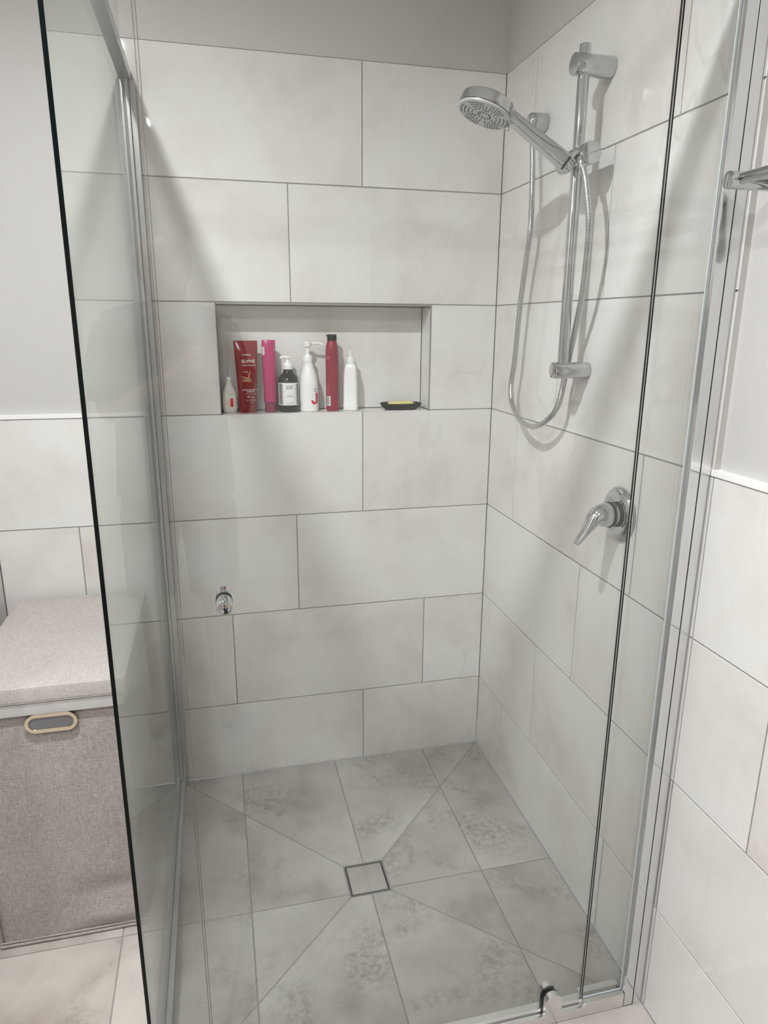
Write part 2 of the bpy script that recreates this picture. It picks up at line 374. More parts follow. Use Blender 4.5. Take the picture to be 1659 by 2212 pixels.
for pts in [[(NX0, ND+g, NZ0), (NX1, ND+g, NZ0), (NX1, ND+g, NZ1), (NX0, ND+g, NZ1)],
            [(NX0, 0, NZ0-g), (NX1, 0, NZ0-g), (NX1, ND, NZ0-g), (NX0, ND, NZ0-g)], [(NX0, 0, NZ1+g), (NX1, 0, NZ1+g), (NX1, ND, NZ1+g), (NX0, ND, NZ1+g)],
            [(NX1+g, 0, NZ0), (NX1+g, ND, NZ0), (NX1+g, ND, NZ1), (NX1+g, 0, NZ1)], [(NX0-g, 0, NZ0), (NX0-g, ND, NZ0), (NX0-g, ND, NZ1), (NX0-g, 0, NZ1)]]:
    quad(bm, pts, 1)
# solid body behind
quad(bm, [(-1.6, .16, -.02), (.10, .16, -.02), (.10, .16, CEIL), (-1.6, .16, CEIL)], 2)
def finish_wall(name, bm, mats):
    me = bpy.data.meshes.new(name); bm.to_mesh(me); bm.free(); ob = link(name, me, mats); ob['kind'] = 'structure'; return ob
finish_wall('wall_back', bm, [TILE, GROUT, PAINT])
# metal edge around the niche, ledge caps on the low tiling
bm = bmesh.new(); e = .0022
for a, b in [((NX0-e, -.0012, NZ0-.001), (NX0, .004, NZ1+e)), ((NX1, -.0012, NZ0-.001), (NX1+e, .004, NZ1+e)), ((NX0-e, -.0012, NZ1), (NX1+e, .004, NZ1+e*2.2))]: box(bm, a, b)
struct('trim_1', bm, NTRIM)
bm = bmesh.new(); box(bm, (-1.41, -.003, 1.150), (XP-.006, .0105, 1.161), bev=.001); struct('trim_2', bm, WHITEG)
bm = bmesh.new(); box(bm, (-.003, -.9885, 1.150), (.0125, YF, 1.161), bev=.001); struct('trim_3', bm, WHITEG)
# right wall
bm = bmesh.new(); tl = bm.loops.layers.float_color.new('tone')
toR = lambda p: Vector((0, -p[0], p[1]))
JR = [.191, .391, .586, .191, .391, .586, .191]
JR = [.191, .391, .586, .191, -.009, .586, .191]
tiles(bm, rows(0, .993, 0, 2.05, ROWS, [.191, .391, .586, .191, .405, .586, .191]), toR, (-1, 0, 0), tone_layer=tl)
tiles(bm, rows(.993, -YF, 0, 1.15, ROWS, [.191, .391, .586, .191]), toR, (-1, 0, 0), tone_layer=tl)
quad(bm, [(g, 0, 0), (g, -.993, 0), (g, -.993, 2.05), (g, 0, 2.05)], 1)
quad(bm, [(g, -.993, 0), (g, YF, 0), (g, YF, 1.15), (g, -.993, 1.15)], 1)
quad(bm, [(.004, 0.004, 2.05), (.004, -.993, 2.05), (.004, -.993, CEIL), (.004, 0.004, CEIL)], 2)
quad(bm, [(0, 0, 2.05), (0, -.993, 2.05), (.004, -.993, 2.05), (.004, 0, 2.05)], 0)
quad(bm, [(.011, -.993, 1.15), (.011, YF, 1.15), (.011, YF, CEIL), (.011, -.993, CEIL)], 2)
quad(bm, [(0, -.993, 1.15), (.011, -.993, 1.15), (.011, -.993, 2.05), (0, -.993, 2.05)], 2)
quad(bm, [(.12, .16, -.02), (.12, YF, -.02), (.12, YF, CEIL), (.12, .16, CEIL)], 2)
finish_wall('wall_right', bm, [TILE, GROUT, PAINT])
# short wall beside the hamper, and the rest of the room shell
bm = bmesh.new(); tl = bm.loops.layers.float_color.new('tone')
tiles(bm, rows(0.003, .90, 0, 1.15, ROWS, [.3, .5, .1, .3]), lambda p: Vector((-1.41, -p[0], p[1])), (1, 0, 0), tone_layer=tl)
quad(bm, [(-1.41-g, 0, 0), (-1.41-g, -.90, 0), (-1.41-g, -.90, 1.15), (-1.41-g, 0, 1.15)], 1)
quad(bm, [(-1.42, .01, 1.15), (-1.42, -.90, 1.15), (-1.42, -.90, CEIL), (-1.42, .01, CEIL)], 2)
box(bm, (-1.50, -.905, 0), (-1.412, -.90, CEIL), 2)
quad(bm, [(-1.50, -.90, 0), (XL, -.90, 0), (XL, -.90, CEIL), (-1.50, -.90, CEIL)], 2)
quad(bm, [(XL, -.90, 0), (XL, YF, 0), (XL, YF, CEIL), (XL, -.90, CEIL)], 2)
finish_wall('wall_left', bm, [TILE, GROUT, ROOMP])
bm = bmesh.new(); quad(bm, [(XL, YF, 0), (.1, YF, 0), (.1, YF, CEIL), (XL, YF, CEIL)]); finish_wall('wall_front', bm, [ROOMP])
# dark timber door added in the unseen far wall to darken the chrome's reflections
bm = bmesh.new(); box(bm, (XL+.002, -2.62, .004), (XL+.040, -1.72, 2.06), bev=.002)
for z0, z1 in ((.20, .92), (1.06, 1.90)):
    for y0, y1 in ((-2.54, -2.20), (-2.14, -1.80)): box(bm, (XL+.036, y0, z0), (XL+.046, y1, z1), bev=.003)
DOORM = mat('dark_timber', (.030, .022, .018), .3); noise_tint(DOORM, 9, .3)
o = struct('added_door_1', bm, DOORM)
bm = bmesh.new(); box(bm, (XL+.002, -2.70, 0), (XL+.055, -2.625, 2.14)); box(bm, (XL+.002, -1.715, 0), (XL+.055, -1.64, 2.14)); box(bm, (XL+.002, -2.70, 2.065), (XL+.056, -1.64, 2.14)); struct('trim_4', bm, WHITEG)
bm = bmesh.new(); box(bm, (XL, YF, CEIL), (.12, .16, CEIL+.1)); struct('ceiling', bm, CEILM)
# floor : 300 mm wide tiles, envelope-cut to the waste in the shower
DX0, DX1, DY0, DY1 = -.5525, -.4462, -.5700, -.4640
xs = [-.797+.2995*i for i in range(-6, 4)]; ys = [.04-.6*i for i in range(0, 8)]
bm = bmesh.new(); tl = bm.loops.layers.float_color.new('tone')
inn, outr = [], []
for i in range(len(xs)-1):
    for j in range(len(ys)-1):
        r0 = [(xs[i], ys[j+1]), (xs[i+1], ys[j+1]), (xs[i+1], ys[j]), (xs[i], ys[j])]
        r0 = clip(clip(clip(clip(r0, 1, 0, 0), -1, 0, -XL), 0, 1, 0), 0, -1, -YF)
        if len(r0) < 3: continue
        shower = clip(clip(r0, -1, 0, .985), 0, -1, .985)
        if len(shower) >= 3: inn.append(shower)
        a = clip(r0, 1, 0, -.985)
        if len(a) >= 3: outr.append(a)
        b = clip(clip(r0, -1, 0, .985), 0, 1, -.985)
        if len(b) >= 3: outr.append(b)
cuts = []
cors = [((DX0, DY1), (-.985, 0)), ((DX1, DY1), (0, 0)), ((DX1, DY0), (0, -.985)), ((DX0, DY0), (-.985, -.985))]
regions = []      # four envelope folds
order = [0, 1, 2, 3]
for k in range(4):
    (p1, c1), (p2, c2) = cors[k], cors[(k+1) % 4]; regions.append([c1, c2, p2, p1])
def convex_clip(poly, reg):
    n = len(reg); area = sum(reg[i][0]*reg[(i+1) % n][1]-reg[(i+1) % n][0]*reg[i][1] for i in range(n))
    if area < 0: reg = reg[::-1]
    for i in range(n):
        p, q = reg[i], reg[(i+1) % n]; dx, dy = q[0]-p[0], q[1]-p[1]; l = math.hypot(dx, dy)
        poly = clip(poly, dy/l, -dx/l, (dy*p[0]-dx*p[1])/l)
        if len(poly) < 3: return []
    return poly
for s_ in inn:
    for rg in regions:
        q = convex_clip(s_, rg)
        if len(q) >= 3: cuts.append(q)
toF = lambda p: Vector((p[0], p[1], 0))
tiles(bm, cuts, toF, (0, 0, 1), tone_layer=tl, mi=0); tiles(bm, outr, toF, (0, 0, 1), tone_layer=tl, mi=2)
for (x0, x1, y0, y1) in [(XL, DX0, YF, 0), (DX1, .0, YF, 0), (DX0, DX1, YF, DY0), (DX0, DX1, DY1, 0)]:
    quad(bm, [(x0, y0, -g), (x1, y0, -g), (x1, y1, -g), (x0, y1, -g)], 1)
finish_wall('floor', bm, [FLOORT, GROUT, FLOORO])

# ---------------------------------------------------------------- floor waste
d_ = thing('floor_waste', 'small square tile-insert floor drain with a dark slot around it', 'drain', ((DX0+DX1)/2, (DY0+DY1)/2, 0))
def ring_sq(bm, x0, x1, y0, y1, w, z0, z1):
    box(bm, (x0, y0, z0), (x0+w, y1, z1)); box(bm, (x1-w, y0, z0), (x1, y1, z1)); box(bm, (x0+w, y0, z0), (x1-w, y0+w, z1)); box(bm, (x0+w, y1-w, z0), (x1-w, y1, z1))
bm = bmesh.new(); ring_sq(bm, DX0+.001, DX1-.001, DY0+.001, DY1-.001, .0014, -.02, -.0002); obj('outer_frame', bm, NTRIM, d_)
bm = bmesh.new(); ring_sq(bm, DX0+.0025, DX1-.0025, DY0+.0025, DY1-.0025, .0064, -.02, -.0035); box(bm, (DX0+.001, DY0+.001, -.03), (DX1-.001, DY1-.001, -.02)); box(bm, (DX0+.009, DY0+.009, -.006), (DX1-.009, DY1-.009, -.0032)); obj('drain_well', bm, GAPB, d_)
bm = bmesh.new(); tl = bm.loops.layers.float_color.new('tone')
fs = box(bm, (DX0+.0078, DY0+.0078, -.003), (DX1-.0078, DY1-.0078, -.0002), bev=.0006); obj('tile_insert', bm, FLOORT, d_)

# ---------------------------------------------------------------- shower screen
ZT = 1.955
def slab(name, a, b, axis, parent, dark=()):
    """glass pane; the faces across `axis` are clear, the cut edges dark green"""
    bm = bmesh.new(); fs = box(bm, a, b); bm.normal_update()
    for f in fs:
        f.material_index = 0
        for (ax_, sg) in dark:
            if f.normal[ax_]*sg > .9: f.material_index = 1
    return obj(name, bm, [GLASS, EDGE], parent)
scr = thing('fixed_shower_screen', 'fixed clear glass shower screen in a polished aluminium frame with a bare front edge', 'shower screen', (-.989, -.982, 0))
slab('return_pane', (-.9892, -.982, .012), (-.9830, -.004, ZT+.008), 0, scr, [(1, -1)])
slab('left_front_pane', (-.9827, -.973, .030), (-.8868, -.967, ZT+.008), 1, scr, [(0, 1)])
slab('right_front_pane', (-.1352, -.973, .030), (-.036, -.967, ZT+.008), 1, scr, [(0, -1)])
bm = bmesh.new(); box(bm, (-.0475, -.9755, .035), (-.0442, -.9735, ZT)); box(bm, (-.134, -.9755, .0342), (-.0476, -.9735, .0365)); obj('glazing_bead', bm, BEAD, scr)
# wall jamb + channel on the right wall
bm = bmesh.new(); box(bm, (-.0225, -.988, 0), (-.0003, -.950, ZT+.025), bev=.001); obj('wall_jamb', bm, ALUS, scr)
bm = bmesh.new(); box(bm, (-.044, -.987, .002), (-.0238, -.976, ZT+.022), bev=.001); box(bm, (-.0285, -.964, .002), (-.0238, -.950, ZT+.022), bev=.001); box(bm, (-.030, -.977, .002), (-.0238, -.963, ZT+.022)); obj('glazing_channel', bm, ALU, scr)
# bottom channel
bm = bmesh.new()
box(bm, (-.981, -.987, .0004), (-.045, -.950, .020), bev=.0015); box(bm, (-.136, -.987, .0195), (-.045, -.976, .034), bev=.001); box(bm, (-.136, -.964, .0195), (-.045, -.950, .034), bev=.001)
box(bm, (-.981, -.987, .0195), (-.136, -.978, .024), bev=.001)
obj('bottom_channel', bm, ALUS, scr)
# head rails
bm = bmesh.new(); box(bm, (-.982, -.986, ZT), (-.0005, -.954, ZT+.028), bev=.0015); obj('head_rail', bm, ALU, scr)
bm = bmesh.new(); box(bm, (-.9945, -.954, ZT), (-.9695, -.0035, ZT+.026), bev=.0015); obj('side_head_rail', bm, ALUD, scr)
# return channel on the back wall and on the floor
bm = bmesh.new()
box(bm, (-.9945, -.030, 0.027), (-.9895, -.001, ZT), bev=.0006); box(bm, (-.9827, -.030, 0.027), (-.9757, -.001, ZT), bev=.0006); box(bm, (-.9754, -.016, .0), (-.9615, -.001, ZT+.002), bev=.0008)
obj('side_wall_channel', bm, ALUD, scr)
bm = bmesh.new(); box(bm, (-.9945, -.9755, .0004), (-.9895, -.001, .026), bev=.0006); box(bm, (-.9827, -.949, .0004), (-.9705, -.017, .026), bev=.001)
obj('side_bottom_channel', bm, ALUD, scr)
# door
dr = thing('shower_door', 'clear frameless glass pivot door with a round chrome knob', 'door', (-.509, -.97, 0))
slab('door_pane', (-.8818, -.973, .034), (-.1385, -.967, ZT-.004), 1, dr, [(0, 1), (0, -1)])
bm = bmesh.new(); box(bm, (-.8861, -.9742, .034), (-.8855, -.9658, ZT-.004)); box(bm, (-.8825, -.9742, .034), (-.8819, -.9658, ZT-.004)); box(bm, (-.8855, -.9705, .034), (-.8825, -.9695, ZT-.004), 1); obj('edge_seal', bm, [SEALD, GLASS], dr)
bm = bmesh.new(); box(bm, (-.8810, -.9755, .0245), (-.1385, -.9645, .0335), bev=.001); obj('bottom_seal', bm, ALUS, dr)
bm = bmesh.new(); box(bm, (-.1392, -.9738, .036), (-.1384, -.9728, ZT-.006)); obj('edge_glint', bm, ALUS, dr)  # thin bright metal strip added as the glint along the door glass edge
KX, KZ = -.8185, .9890
for s_, nm in ((-1, 'knob'), (1, 'knob')):
    y0 = -.97+s_*.0032; bm = bmesh.new()
    pr = [(0, .0098), (.0006, .0112), (.0016, .0118), (.0034, .0118), (.0038, .0112), (.0046, .0112), (.005, .0118), (.0066, .0118), (.007, .0112), (.0078, .0112), (.0082, .0119), (.0245, .0119), (.0262, .0117), (.0276, .0107), (.0279, .0098), (.0272, .0080), (.0268, .0040), (.0267, .0004)]
    turned(bm, (KX, y0, KZ), (0, s_, 0), pr, 56); obj(nm, bm, CHROME, dr, True)
bm = bmesh.new(); rod(bm, (KX, -.9748, KZ), (KX, -.9652, KZ), .0123); obj('knob_gasket', bm, GAPB, dr, True)
def arch(bm, x, z0, z1, w, y0, y1, n=14):
    r = w/2; pts = [(x-r, z0), (x+r, z0)]+[(x+r*math.cos(math.pi*i/n), z1-r+r*math.sin(math.pi*i/n)) for i in range(n+1)]
    loft(bm, [[Vector((p[0], y0, p[1])) for p in pts], [Vector((p[0], y1, p[1])) for p in pts]])
bm = bmesh.new(); arch(bm, -.2095, .0225, .076, .037, -.9885, -.9765); arch(bm, -.2095, .0225, .074, .037, -.9635, -.953); obj('pivot_block', bm, ALUS, dr)
bm = bmesh.new(); arch(bm, -.2105, .0225, .076, .040, -.9764, -.9735); obj('pivot_gasket', bm, BLACK, dr, True)

# ---------------------------------------------------------------- shower rail, handset, hose
RX, RY = -.062, -.548
rl = thing('shower_rail', 'vertical chrome shower rail on two round wall brackets', 'shower rail', (0, RY, 1.297))
bm = bmesh.new(); rod(bm, (RX, RY, 1.297), (RX, RY, 1.934), .0115, bev=.0015); obj('rail_tube', bm, CHROME, rl, True)
for z, r_ in ((1.897, .0205), (1.299, .0180)):
    bm = bmesh.new(); rod(bm, (-.0855, RY, z), (-.0004, RY, z), r_, bev=.002, n=48); obj('wall_bracket', bm, CHROME, rl, True)
bm = bmesh.new(); rod(bm, (RX, -.608, 1.727), (RX, -.557, 1.727), .0212, bev=.0018, n=48); obj('slider_knob', bm, CHROME, rl, True)
bm = bmesh.new(); rod(bm, (RX, -.5562, 1.727), (RX, -.485, 1.727), .0205, bev=.002, n=48)
obj('slider_body', bm, CHROME, rl, True)
A = Vector((-.251, -.505, 1.811)); B = Vector((-.098, -.567, 1.714))
hd = thing('hand_shower', 'chrome hand shower with round multi-nozzle head resting in the rail slider', 'shower head', (-.098, -.563, 1.713))
ax = (B-A).normalized()
fn = Vector((-.16, -.30, -.94)); fn = (fn-ax*0).normalized()     # spray direction
fn = Vector((-.346, -.023, -.941)).normalized()
ea, eb = frame_for(fn)
def hdisc(bm, prof, n=64): loft(bm, [[A+fn*t+ea*(r*math.cos(2*math.pi*i/n))+eb*(r*math.sin(2*math.pi*i/n)) for i in range(n)] for t, r in prof])
bm = bmesh.new(); hdisc(bm, [(-.0235, .001), (-.0232, .045), (-.0220, .0530), (-.0195, .0560), (-.012, .0570), (.0005, .0572)]); obj('head_shell', bm, CHROME, hd, True)
bm = bmesh.new(); hdisc(bm, [(.0006, .0558), (.0020, .0558)]); obj('head_joint', bm, BLACK, hd, True)
bm = bmesh.new(); hdisc(bm, [(.0021, .0572), (.0052, .0568), (.0068, .0552), (.0072, .0530), (.0070, .018), (.0062, .014), (.0060, .001)]); obj('spray_face', bm, FACEG, hd, True)
bm = bmesh.new()
def noz(r, t, s=.0011):
    p = A+fn*.0068+ea*(r*math.cos(t))+eb*(r*math.sin(t)); turned(bm, p, fn, [(0, s*1.4), (.0012, s*1.2), (.0019, s*.6)], 8)
for k in range(12): noz(.0125, 2*math.pi*k/12)
for k in range(6):
    for i in range(6):
        if k % 2 == 0: noz(.019+.0045*i, 2*math.pi*k/6+.26, .0009)
for (r_, lo_, n_) in [(.026, .5, 3), (.034, .52, 5), (.042, .55, 6), (.049, .56, 7)]:
    for k in range(6):
        for i in range(n_):
            if (k+i) % 1 == 0: noz(r_, 2*math.pi*k/6+.52-.36*.9+(.72*.9)*(i/(n_-1)) + .26, .0010)
obj('spray_nozzles', bm, RUBBER, hd, True)
# selector tab on the rim
side = (ax-fn*ax.dot(fn)).normalized(); cr = fn.cross(side).normalized()
bm = bmesh.new(); p0 = A+side*.051+fn*.006; rod(bm, p0, p0+fn*.014+side*.004, .0032, .0026, n=14, bev=.0006); obj('spray_selector', bm, CHROME, hd, True)
# flat tapered handle
bm = bmesh.new()
rings = []
up = -fn
P0 = A+side*.040-fn*.011; P1 = B
dirh = (P1-P0).normalized(); wv = dirh.cross(up).normalized(); uv = wv.cross(dirh).normalized()
if uv.dot(up) < 0: uv = -uv
for t, w, h in [(0, .0230, .0100), (.08, .0190, .0104), (.18, .0165, .0110), (.45, .0158, .0125), (.75, .0158, .0140), (.97, .0162, .0150), (1.0, .0155, .0142)]:
    c = P0.lerp(P1, t); ring = []
    for i in range(32):
        th = 2*math.pi*i/32; cc, ss = math.cos(th), math.sin(th); e_ = 5.5
        ring.append(c+wv*(w*math.copysign(abs(cc)**(2/e_), cc))+uv*(h*math.copysign(abs(ss)**(2/e_), ss)))
    rings.append(ring)
loft(bm, rings); obj('handle', bm, CHROME, hd, True, math.radians(50))
bm = bmesh.new(); rod(bm, P1+dirh*.0003, P1+dirh*.0035, .0145, .0145, bev=.0006); obj('handle_collar', bm, BLACK, hd, True)
bm = bmesh.new(); rod(bm, P1+dirh*.0038, P1+dirh*.018, .0120, .0110, bev=.0006); obj('hose_cone', bm, CHROME, hd, True)
hs = thing('shower_hose', 'looping silver shower hose hanging below the rail from a wall outlet', 'hose', (-.04, -.265, 1.80))
HP = [(-.036, -.262, 1.826), (-.038, -.272, 1.793), (-.040, -.285, 1.722), (-.040, -.287, 1.617), (-.038, -.269, 1.552), (-.037, -.246, 1.442), (-.037, -.230, 1.302), (-.038, -.218, 1.240), (-.042, -.240, 1.194), (-.049, -.307, 1.160), (-.052, -.392, 1.1515), (-.048, -.456, 1.1745), (-.040, -.493, 1.213), (-.031, -.500, 1.278), (-.035, -.5275, 1.348), (-.046, -.577, 1.446), (-.056, -.604, 1.527), (-.064, -.617, 1.596), (-.072, -.610, 1.662), (-.075, -.598, 1.697)]
HP = [(p[0], p[1]-.003, p[2]) for p in HP]
bm = bmesh.new(); tube(bm, catmull(HP, 12), .0067, 18); obj('hose_tube', bm, STEEL, hs, True)
bm = bmesh.new(); rod(bm, (-.036, -.265, 1.822), (-.036, -.265, 1.848), .0090, bev=.001); obj('hose_nut', bm, CHROME, hs, True)
bm = bmesh.new(); rod(bm, HP[-1], Vector(HP[-1])+Vector((-.004, .010, .022)), .0072, .0090, bev=.0008); obj('hose_nut', bm, CHROME, hs, True)
el = thing('hose_outlet', 'chrome round hose outlet elbow on the tiled wall near the corner', 'tap fitting', (0, -.256, 1.865))
bm = bmesh.new(); turned(bm, (-.0004, -.259, 1.868), (-1, 0, 0), [(0, .0190), (.002, .0205), (.030, .0205), (.040, .0190), (.046, .0150), (.0475, .010)], 44); obj('outlet_body', bm, CHROME, el, True)

# ---------------------------------------------------------------- mixer
MY, MZ = -.729, 1.013
mx_ = thing('shower_mixer', 'chrome single-lever shower mixer with domed round wall plate', 'mixer tap', (0, MY, MZ))
bm = bmesh.new(); turned(bm, (-.0004, MY, MZ), (-1, 0, 0), [(0, .0575), (.0015, .0582), (.005, .0575), (.0105, .0500), (.0125, .0430), (.0118, .0360), (.0105, .0300), (.0105, .020)], 72); obj('wall_plate', bm, CHROME, mx_, True, math.radians(60))
bm = bmesh.new(); turned(bm, (-.0105, MY, MZ), (-1, 0, 0), [(0, .0265), (.004, .0265), (.0042, .0235), (.009, .0235)], 44); obj('cartridge_seal', bm, GAPB, mx_, True)
bm = bmesh.new(); turned(bm, (-.013, MY, MZ), (-1, 0, 0), [(0, .0248), (.008, .0248), (.0082, .023), (.010, .023)], 44); obj('body_ring', bm, CHROME, mx_, True)
bm = bmesh.new(); turned(bm, (-.0235, MY, MZ), (-1, 0, 0), [(0, .0262), (.003, .0275), (.0036, .0255), (.0050, .0255)], 44); obj('black_ring', bm, GAPB, mx_, True)
# lever: body cap flowing into the blade
bm = bmesh.new()
sec = [((-.0286, MY, MZ), .0252, .0252), ((-.036, MY, MZ), .0255, .0255), ((-.046, MY, MZ-.0005), .0238, .0238), ((-.0555, MY, MZ-.003), .0215, .0205), ((-.0630, MY+.001, MZ-.011), .0190, .0150),
       ((-.0695, MY+.002, MZ-.023), .0165, .0110), ((-.0770, MY+.003, MZ-.036), .0140, .0082), ((-.0850, MY+.004, MZ-.048), .0122, .0066), ((-.0920, MY+.005, MZ-.0580), .0110, .0056), ((-.0948, MY+.005, MZ-.0620), .0075, .0034)]
dirs = [Vector((-1, 0, 0)), Vector((-1, 0, 0)), Vector((-1, 0, -.08)), Vector((-1, 0, -.5)), Vector((-.75, 0, -.9)), Vector((-.6, 0, -1)), Vector((-.58, 0, -.9)), Vector((-.58, 0, -.85)), Vector((-.58, 0, -.85)), Vector((-.58, 0, -.85))]
rings = []
for (c, w, h), d in zip(sec, dirs):
    d.normalize(); yv = Vector((0, 1, 0)); hv = d.cross(yv).normalized()
    rings.append([Vector(c)+yv*(w*math.cos(2*math.pi*i/40))+hv*(h*math.sin(2*math.pi*i/40)) for i in range(40)])
loft(bm, rings); obj('lever', bm, CHROME, mx_, True, math.radians(60))
bm = bmesh.new(); c = Vector((-.0660, MY-.001, MZ+.002)); rod(bm, c, c+Vector((-.0028, 0, .0016)), .0032, n=20); obj('hot_cold_mark', bm, INKR, mx_)

# ---------------------------------------------------------------- towel rail (outside, right wall)
tr_ = thing('towel_rail', 'chrome double-bar towel rail on the right wall outside the shower', 'towel rail', (0, -1.04, 1.595))
TY, TZ = -1.061, 1.594
bm = bmesh.new(); rod(bm, (-.098, TY, TZ), (.0108, TY, TZ), .0118, bev=.001, n=40); obj('end_post', bm, CHROME, tr_, True)
bm = bmesh.new(); rod(bm, (-.098, TY-.66, TZ), (.0108, TY-.66, TZ), .0118, bev=.001, n=40); obj('end_post', bm, CHROME, tr_, True)
for x in (-.082, -.030):
    bm = bmesh.new(); rod(bm, (x, TY-.0075, TZ+.001), (x, TY-.6525, TZ+.001), .0080, n=28); obj('bar', bm, CHROME, tr_, True)

# ---------------------------------------------------------------- bottles in the niche
SZ = NZ0+.0002
def depth_fn(secs, cx, cy):
    """front surface y of a lofted bottle at (x,z)"""
    def f(x, z):
        s0 = secs[0]
        for a, b in zip(secs, secs[1:]):
            if a[0] <= z <= b[0] or b is secs[-1]:
                t = 0 if b[0] == a[0] else min(1, max(0, (z-a[0])/(b[0]-a[0]))); s0 = tuple(a[i]+(b[i]-a[i])*t for i in range(4)); break
        _, w, d, e = s0; q = min(.999, abs(x-cx)/max(w, 1e-5)); return cy-d*(1-q**e)**(1/e)
    return f
def bottle_body(name, cx, cy, secs, m, parent, rot=0):
    secs2 = [(SZ+z, w, d, e) for z, w, d, e in secs]
    bm = bmesh.new(); loft(bm, [sup(cx, cy, z, w, d, e, rot=rot) for z, w, d, e in secs2])
    obj(name, bm, m, parent, True, math.radians(35)); return depth_fn(secs2, cx, cy)
def text_mesh(s, size, align='CENTER', bold=0):
    cu = bpy.data.curves.new('t', 'FONT'); cu.body = s; cu.size = size; cu.align_x = align; cu.resolution_u = 2; cu.offset = bold
    ob = bpy.data.objects.new('t', cu); C.objects.link(ob)
    dg = bpy.context.evaluated_depsgraph_get(); dg.update()
    me = bpy.data.meshes.new_from_object(ob.evaluated_get(dg)); bpy.data.objects.remove(ob); return me
def printed(name, items, m, parent, surf, lift=.00035, rot90=False):
    """lettering wrapped onto a bottle: items = (text, x, z, size[, sx])"""
    for it in items:
        bm = bmesh.new()
        s, x, z, size = it[:4]; sx = it[4] if len(it) > 4 else 1; bold = it[5] if len(it) > 5 else 0; al = it[6] if len(it) > 6 else 'CENTER'; vert = it[7] if len(it) > 7 else False
        me = text_mesh(s, size, al, bold); b2 = bmesh.new(); b2.from_mesh(me)
        for v in b2.verts:
            a, b = v.co.x*sx, v.co.y
            if vert: a, b = -b, a
            X, Z = x+a, SZ+z+b; v.co = Vector((X, surf(X, Z)-lift, Z))
        t = bpy.data.meshes.new(name); b2.to_mesh(t); b2.free(); bm.free(); bpy.data.meshes.remove(me)
        t.transform(Matrix.Translation(-parent_world(parent))); link(name, t, m, parent)
def patch(name, x0, x1, z0, z1, m, parent, surf, lift=.0002, nx=16, nz=8, bm=None, mi=0):
    own = bm is None; bm = bm or bmesh.new()
    g_ = [[bm.verts.new((x0+(x1-x0)*i/nx, surf(x0+(x1-x0)*i/nx, SZ+z0+(z1-z0)*j/nz)-lift, SZ+z0+(z1-z0)*j/nz)) for i in range(nx+1)] for j in range(nz+1)]
    for j in range(nz):
        for i in range(nx): bm.faces.new((g_[j][i], g_[j][i+1], g_[j+1][i+1], g_[j+1][i])).material_index = mi
    if own:
        me = bpy.data.meshes.new(name); bm.to_mesh(me); bm.free(); me.transform(Matrix.Translation(-parent_world(parent))); return link(name, me, m, parent, True)
def swoosh(bm, pts, w, surf, lift=.0004):
    pts = catmull([(p[0], 0, p[1]) for p in pts], 8); n = len(pts); L_, R_ = [], []
    for i, p in enumerate(pts):
        d = (pts[min(i+1, n-1)]-pts[max(0, i-1)]).normalized(); nn = Vector((-d.z, 0, d.x)); ww = w*(.15+math.sin(math.pi*i/(n-1)))*.5
        for s, l in ((1, L_), (-1, R_)):
            q = p+nn*ww*s; l.append(bm.verts.new((q.x, surf(q.x, SZ+q.z)-lift, SZ+q.z)))
    for i in range(n-1): bm.faces.new((L_[i], L_[i+1], R_[i+1], R_[i]))
def print_bm(name, bm, m, parent):
    me = bpy.data.meshes.new(name); bm.to_mesh(me); bm.free(); me.transform(Matrix.Translation(-parent_world(parent))); return link(name, me, m, parent)
G = 'toiletries standing in the wall niche'
# 1 small pearly bottle
x, y = -.7745, .056
b = thing('lotion_bottle', 'small pearly white bottle with a red block on its label, leftmost in the niche', 'bottle', (x, y, SZ), G)
S = bottle_body('body', x, y, [(0, .0175, .010, 2.4), (.002, .0195, .012, 2.6), (.010, .0212, .0135, 2.8), (.040, .0215, .0138, 2.8), (.055, .0195, .0128, 2.6), (.070, .0135, .0105, 2.3), (.082, .0082, .0078, 2), (.090, .0070, .0070, 2)], CREAM, b)
bm = bmesh.new(); turned(bm, (x, y, SZ+.0902), (0, 0, 1), [(0, .0078), (.006, .0076), (.0085, .006), (.009, .002)], 28); obj('cap', bm, WPLAS, b, True)
patch('label_block', x+.001, x+.009, .016, .040, INKR, b, S)
printed('label_print', [('LOREAL', x+.006, .052, .0042, 1.1), ('PARIS', x+.006, .048, .003), ('R3', x+.012, .022, .0055)], INKGR, b, S)
printed('label_motif', [('///', x-.005, .028, .010), ('XX', x-.005, .020, .009)], INKP, b, S)
# 2 red flat shampoo
x, y = -.7245, .045
b = thing('shampoo_bottle', 'tall flat crimson shampoo bottle with white lettering and gold strands, second from left', 'bottle', (x, y, SZ), G)
S = bottle_body('body', x, y, [(.0245, .0250, .0155, 3.2), (.06, .0265, .0165, 3.2), (.12, .0295, .0150, 3.2), (.165, .0315, .0110, 3.4), (.185, .0325, .0060, 4), (.195, .0328, .0028, 5), (.1985, .0328, .0022, 5)], RED, b)
S2 = bottle_body('cap', x, y, [(0, .0225, .0140, 3.2), (.0015, .0240, .0150, 3.2), (.0243, .0250, .0156, 3.2)], RED, b)
printed('brand_print', [("L'OR\u00c9AL", x+.001, .158, .0066, 1.0), ('ELVIVE', x+.0045, .139, .0118, 1.05, .0001), ('Colour-Protect', x+.0045, .130, .0062, 1.0), ('O 100%', x-.004, .112, .0048, 1)], INKW, b, S)
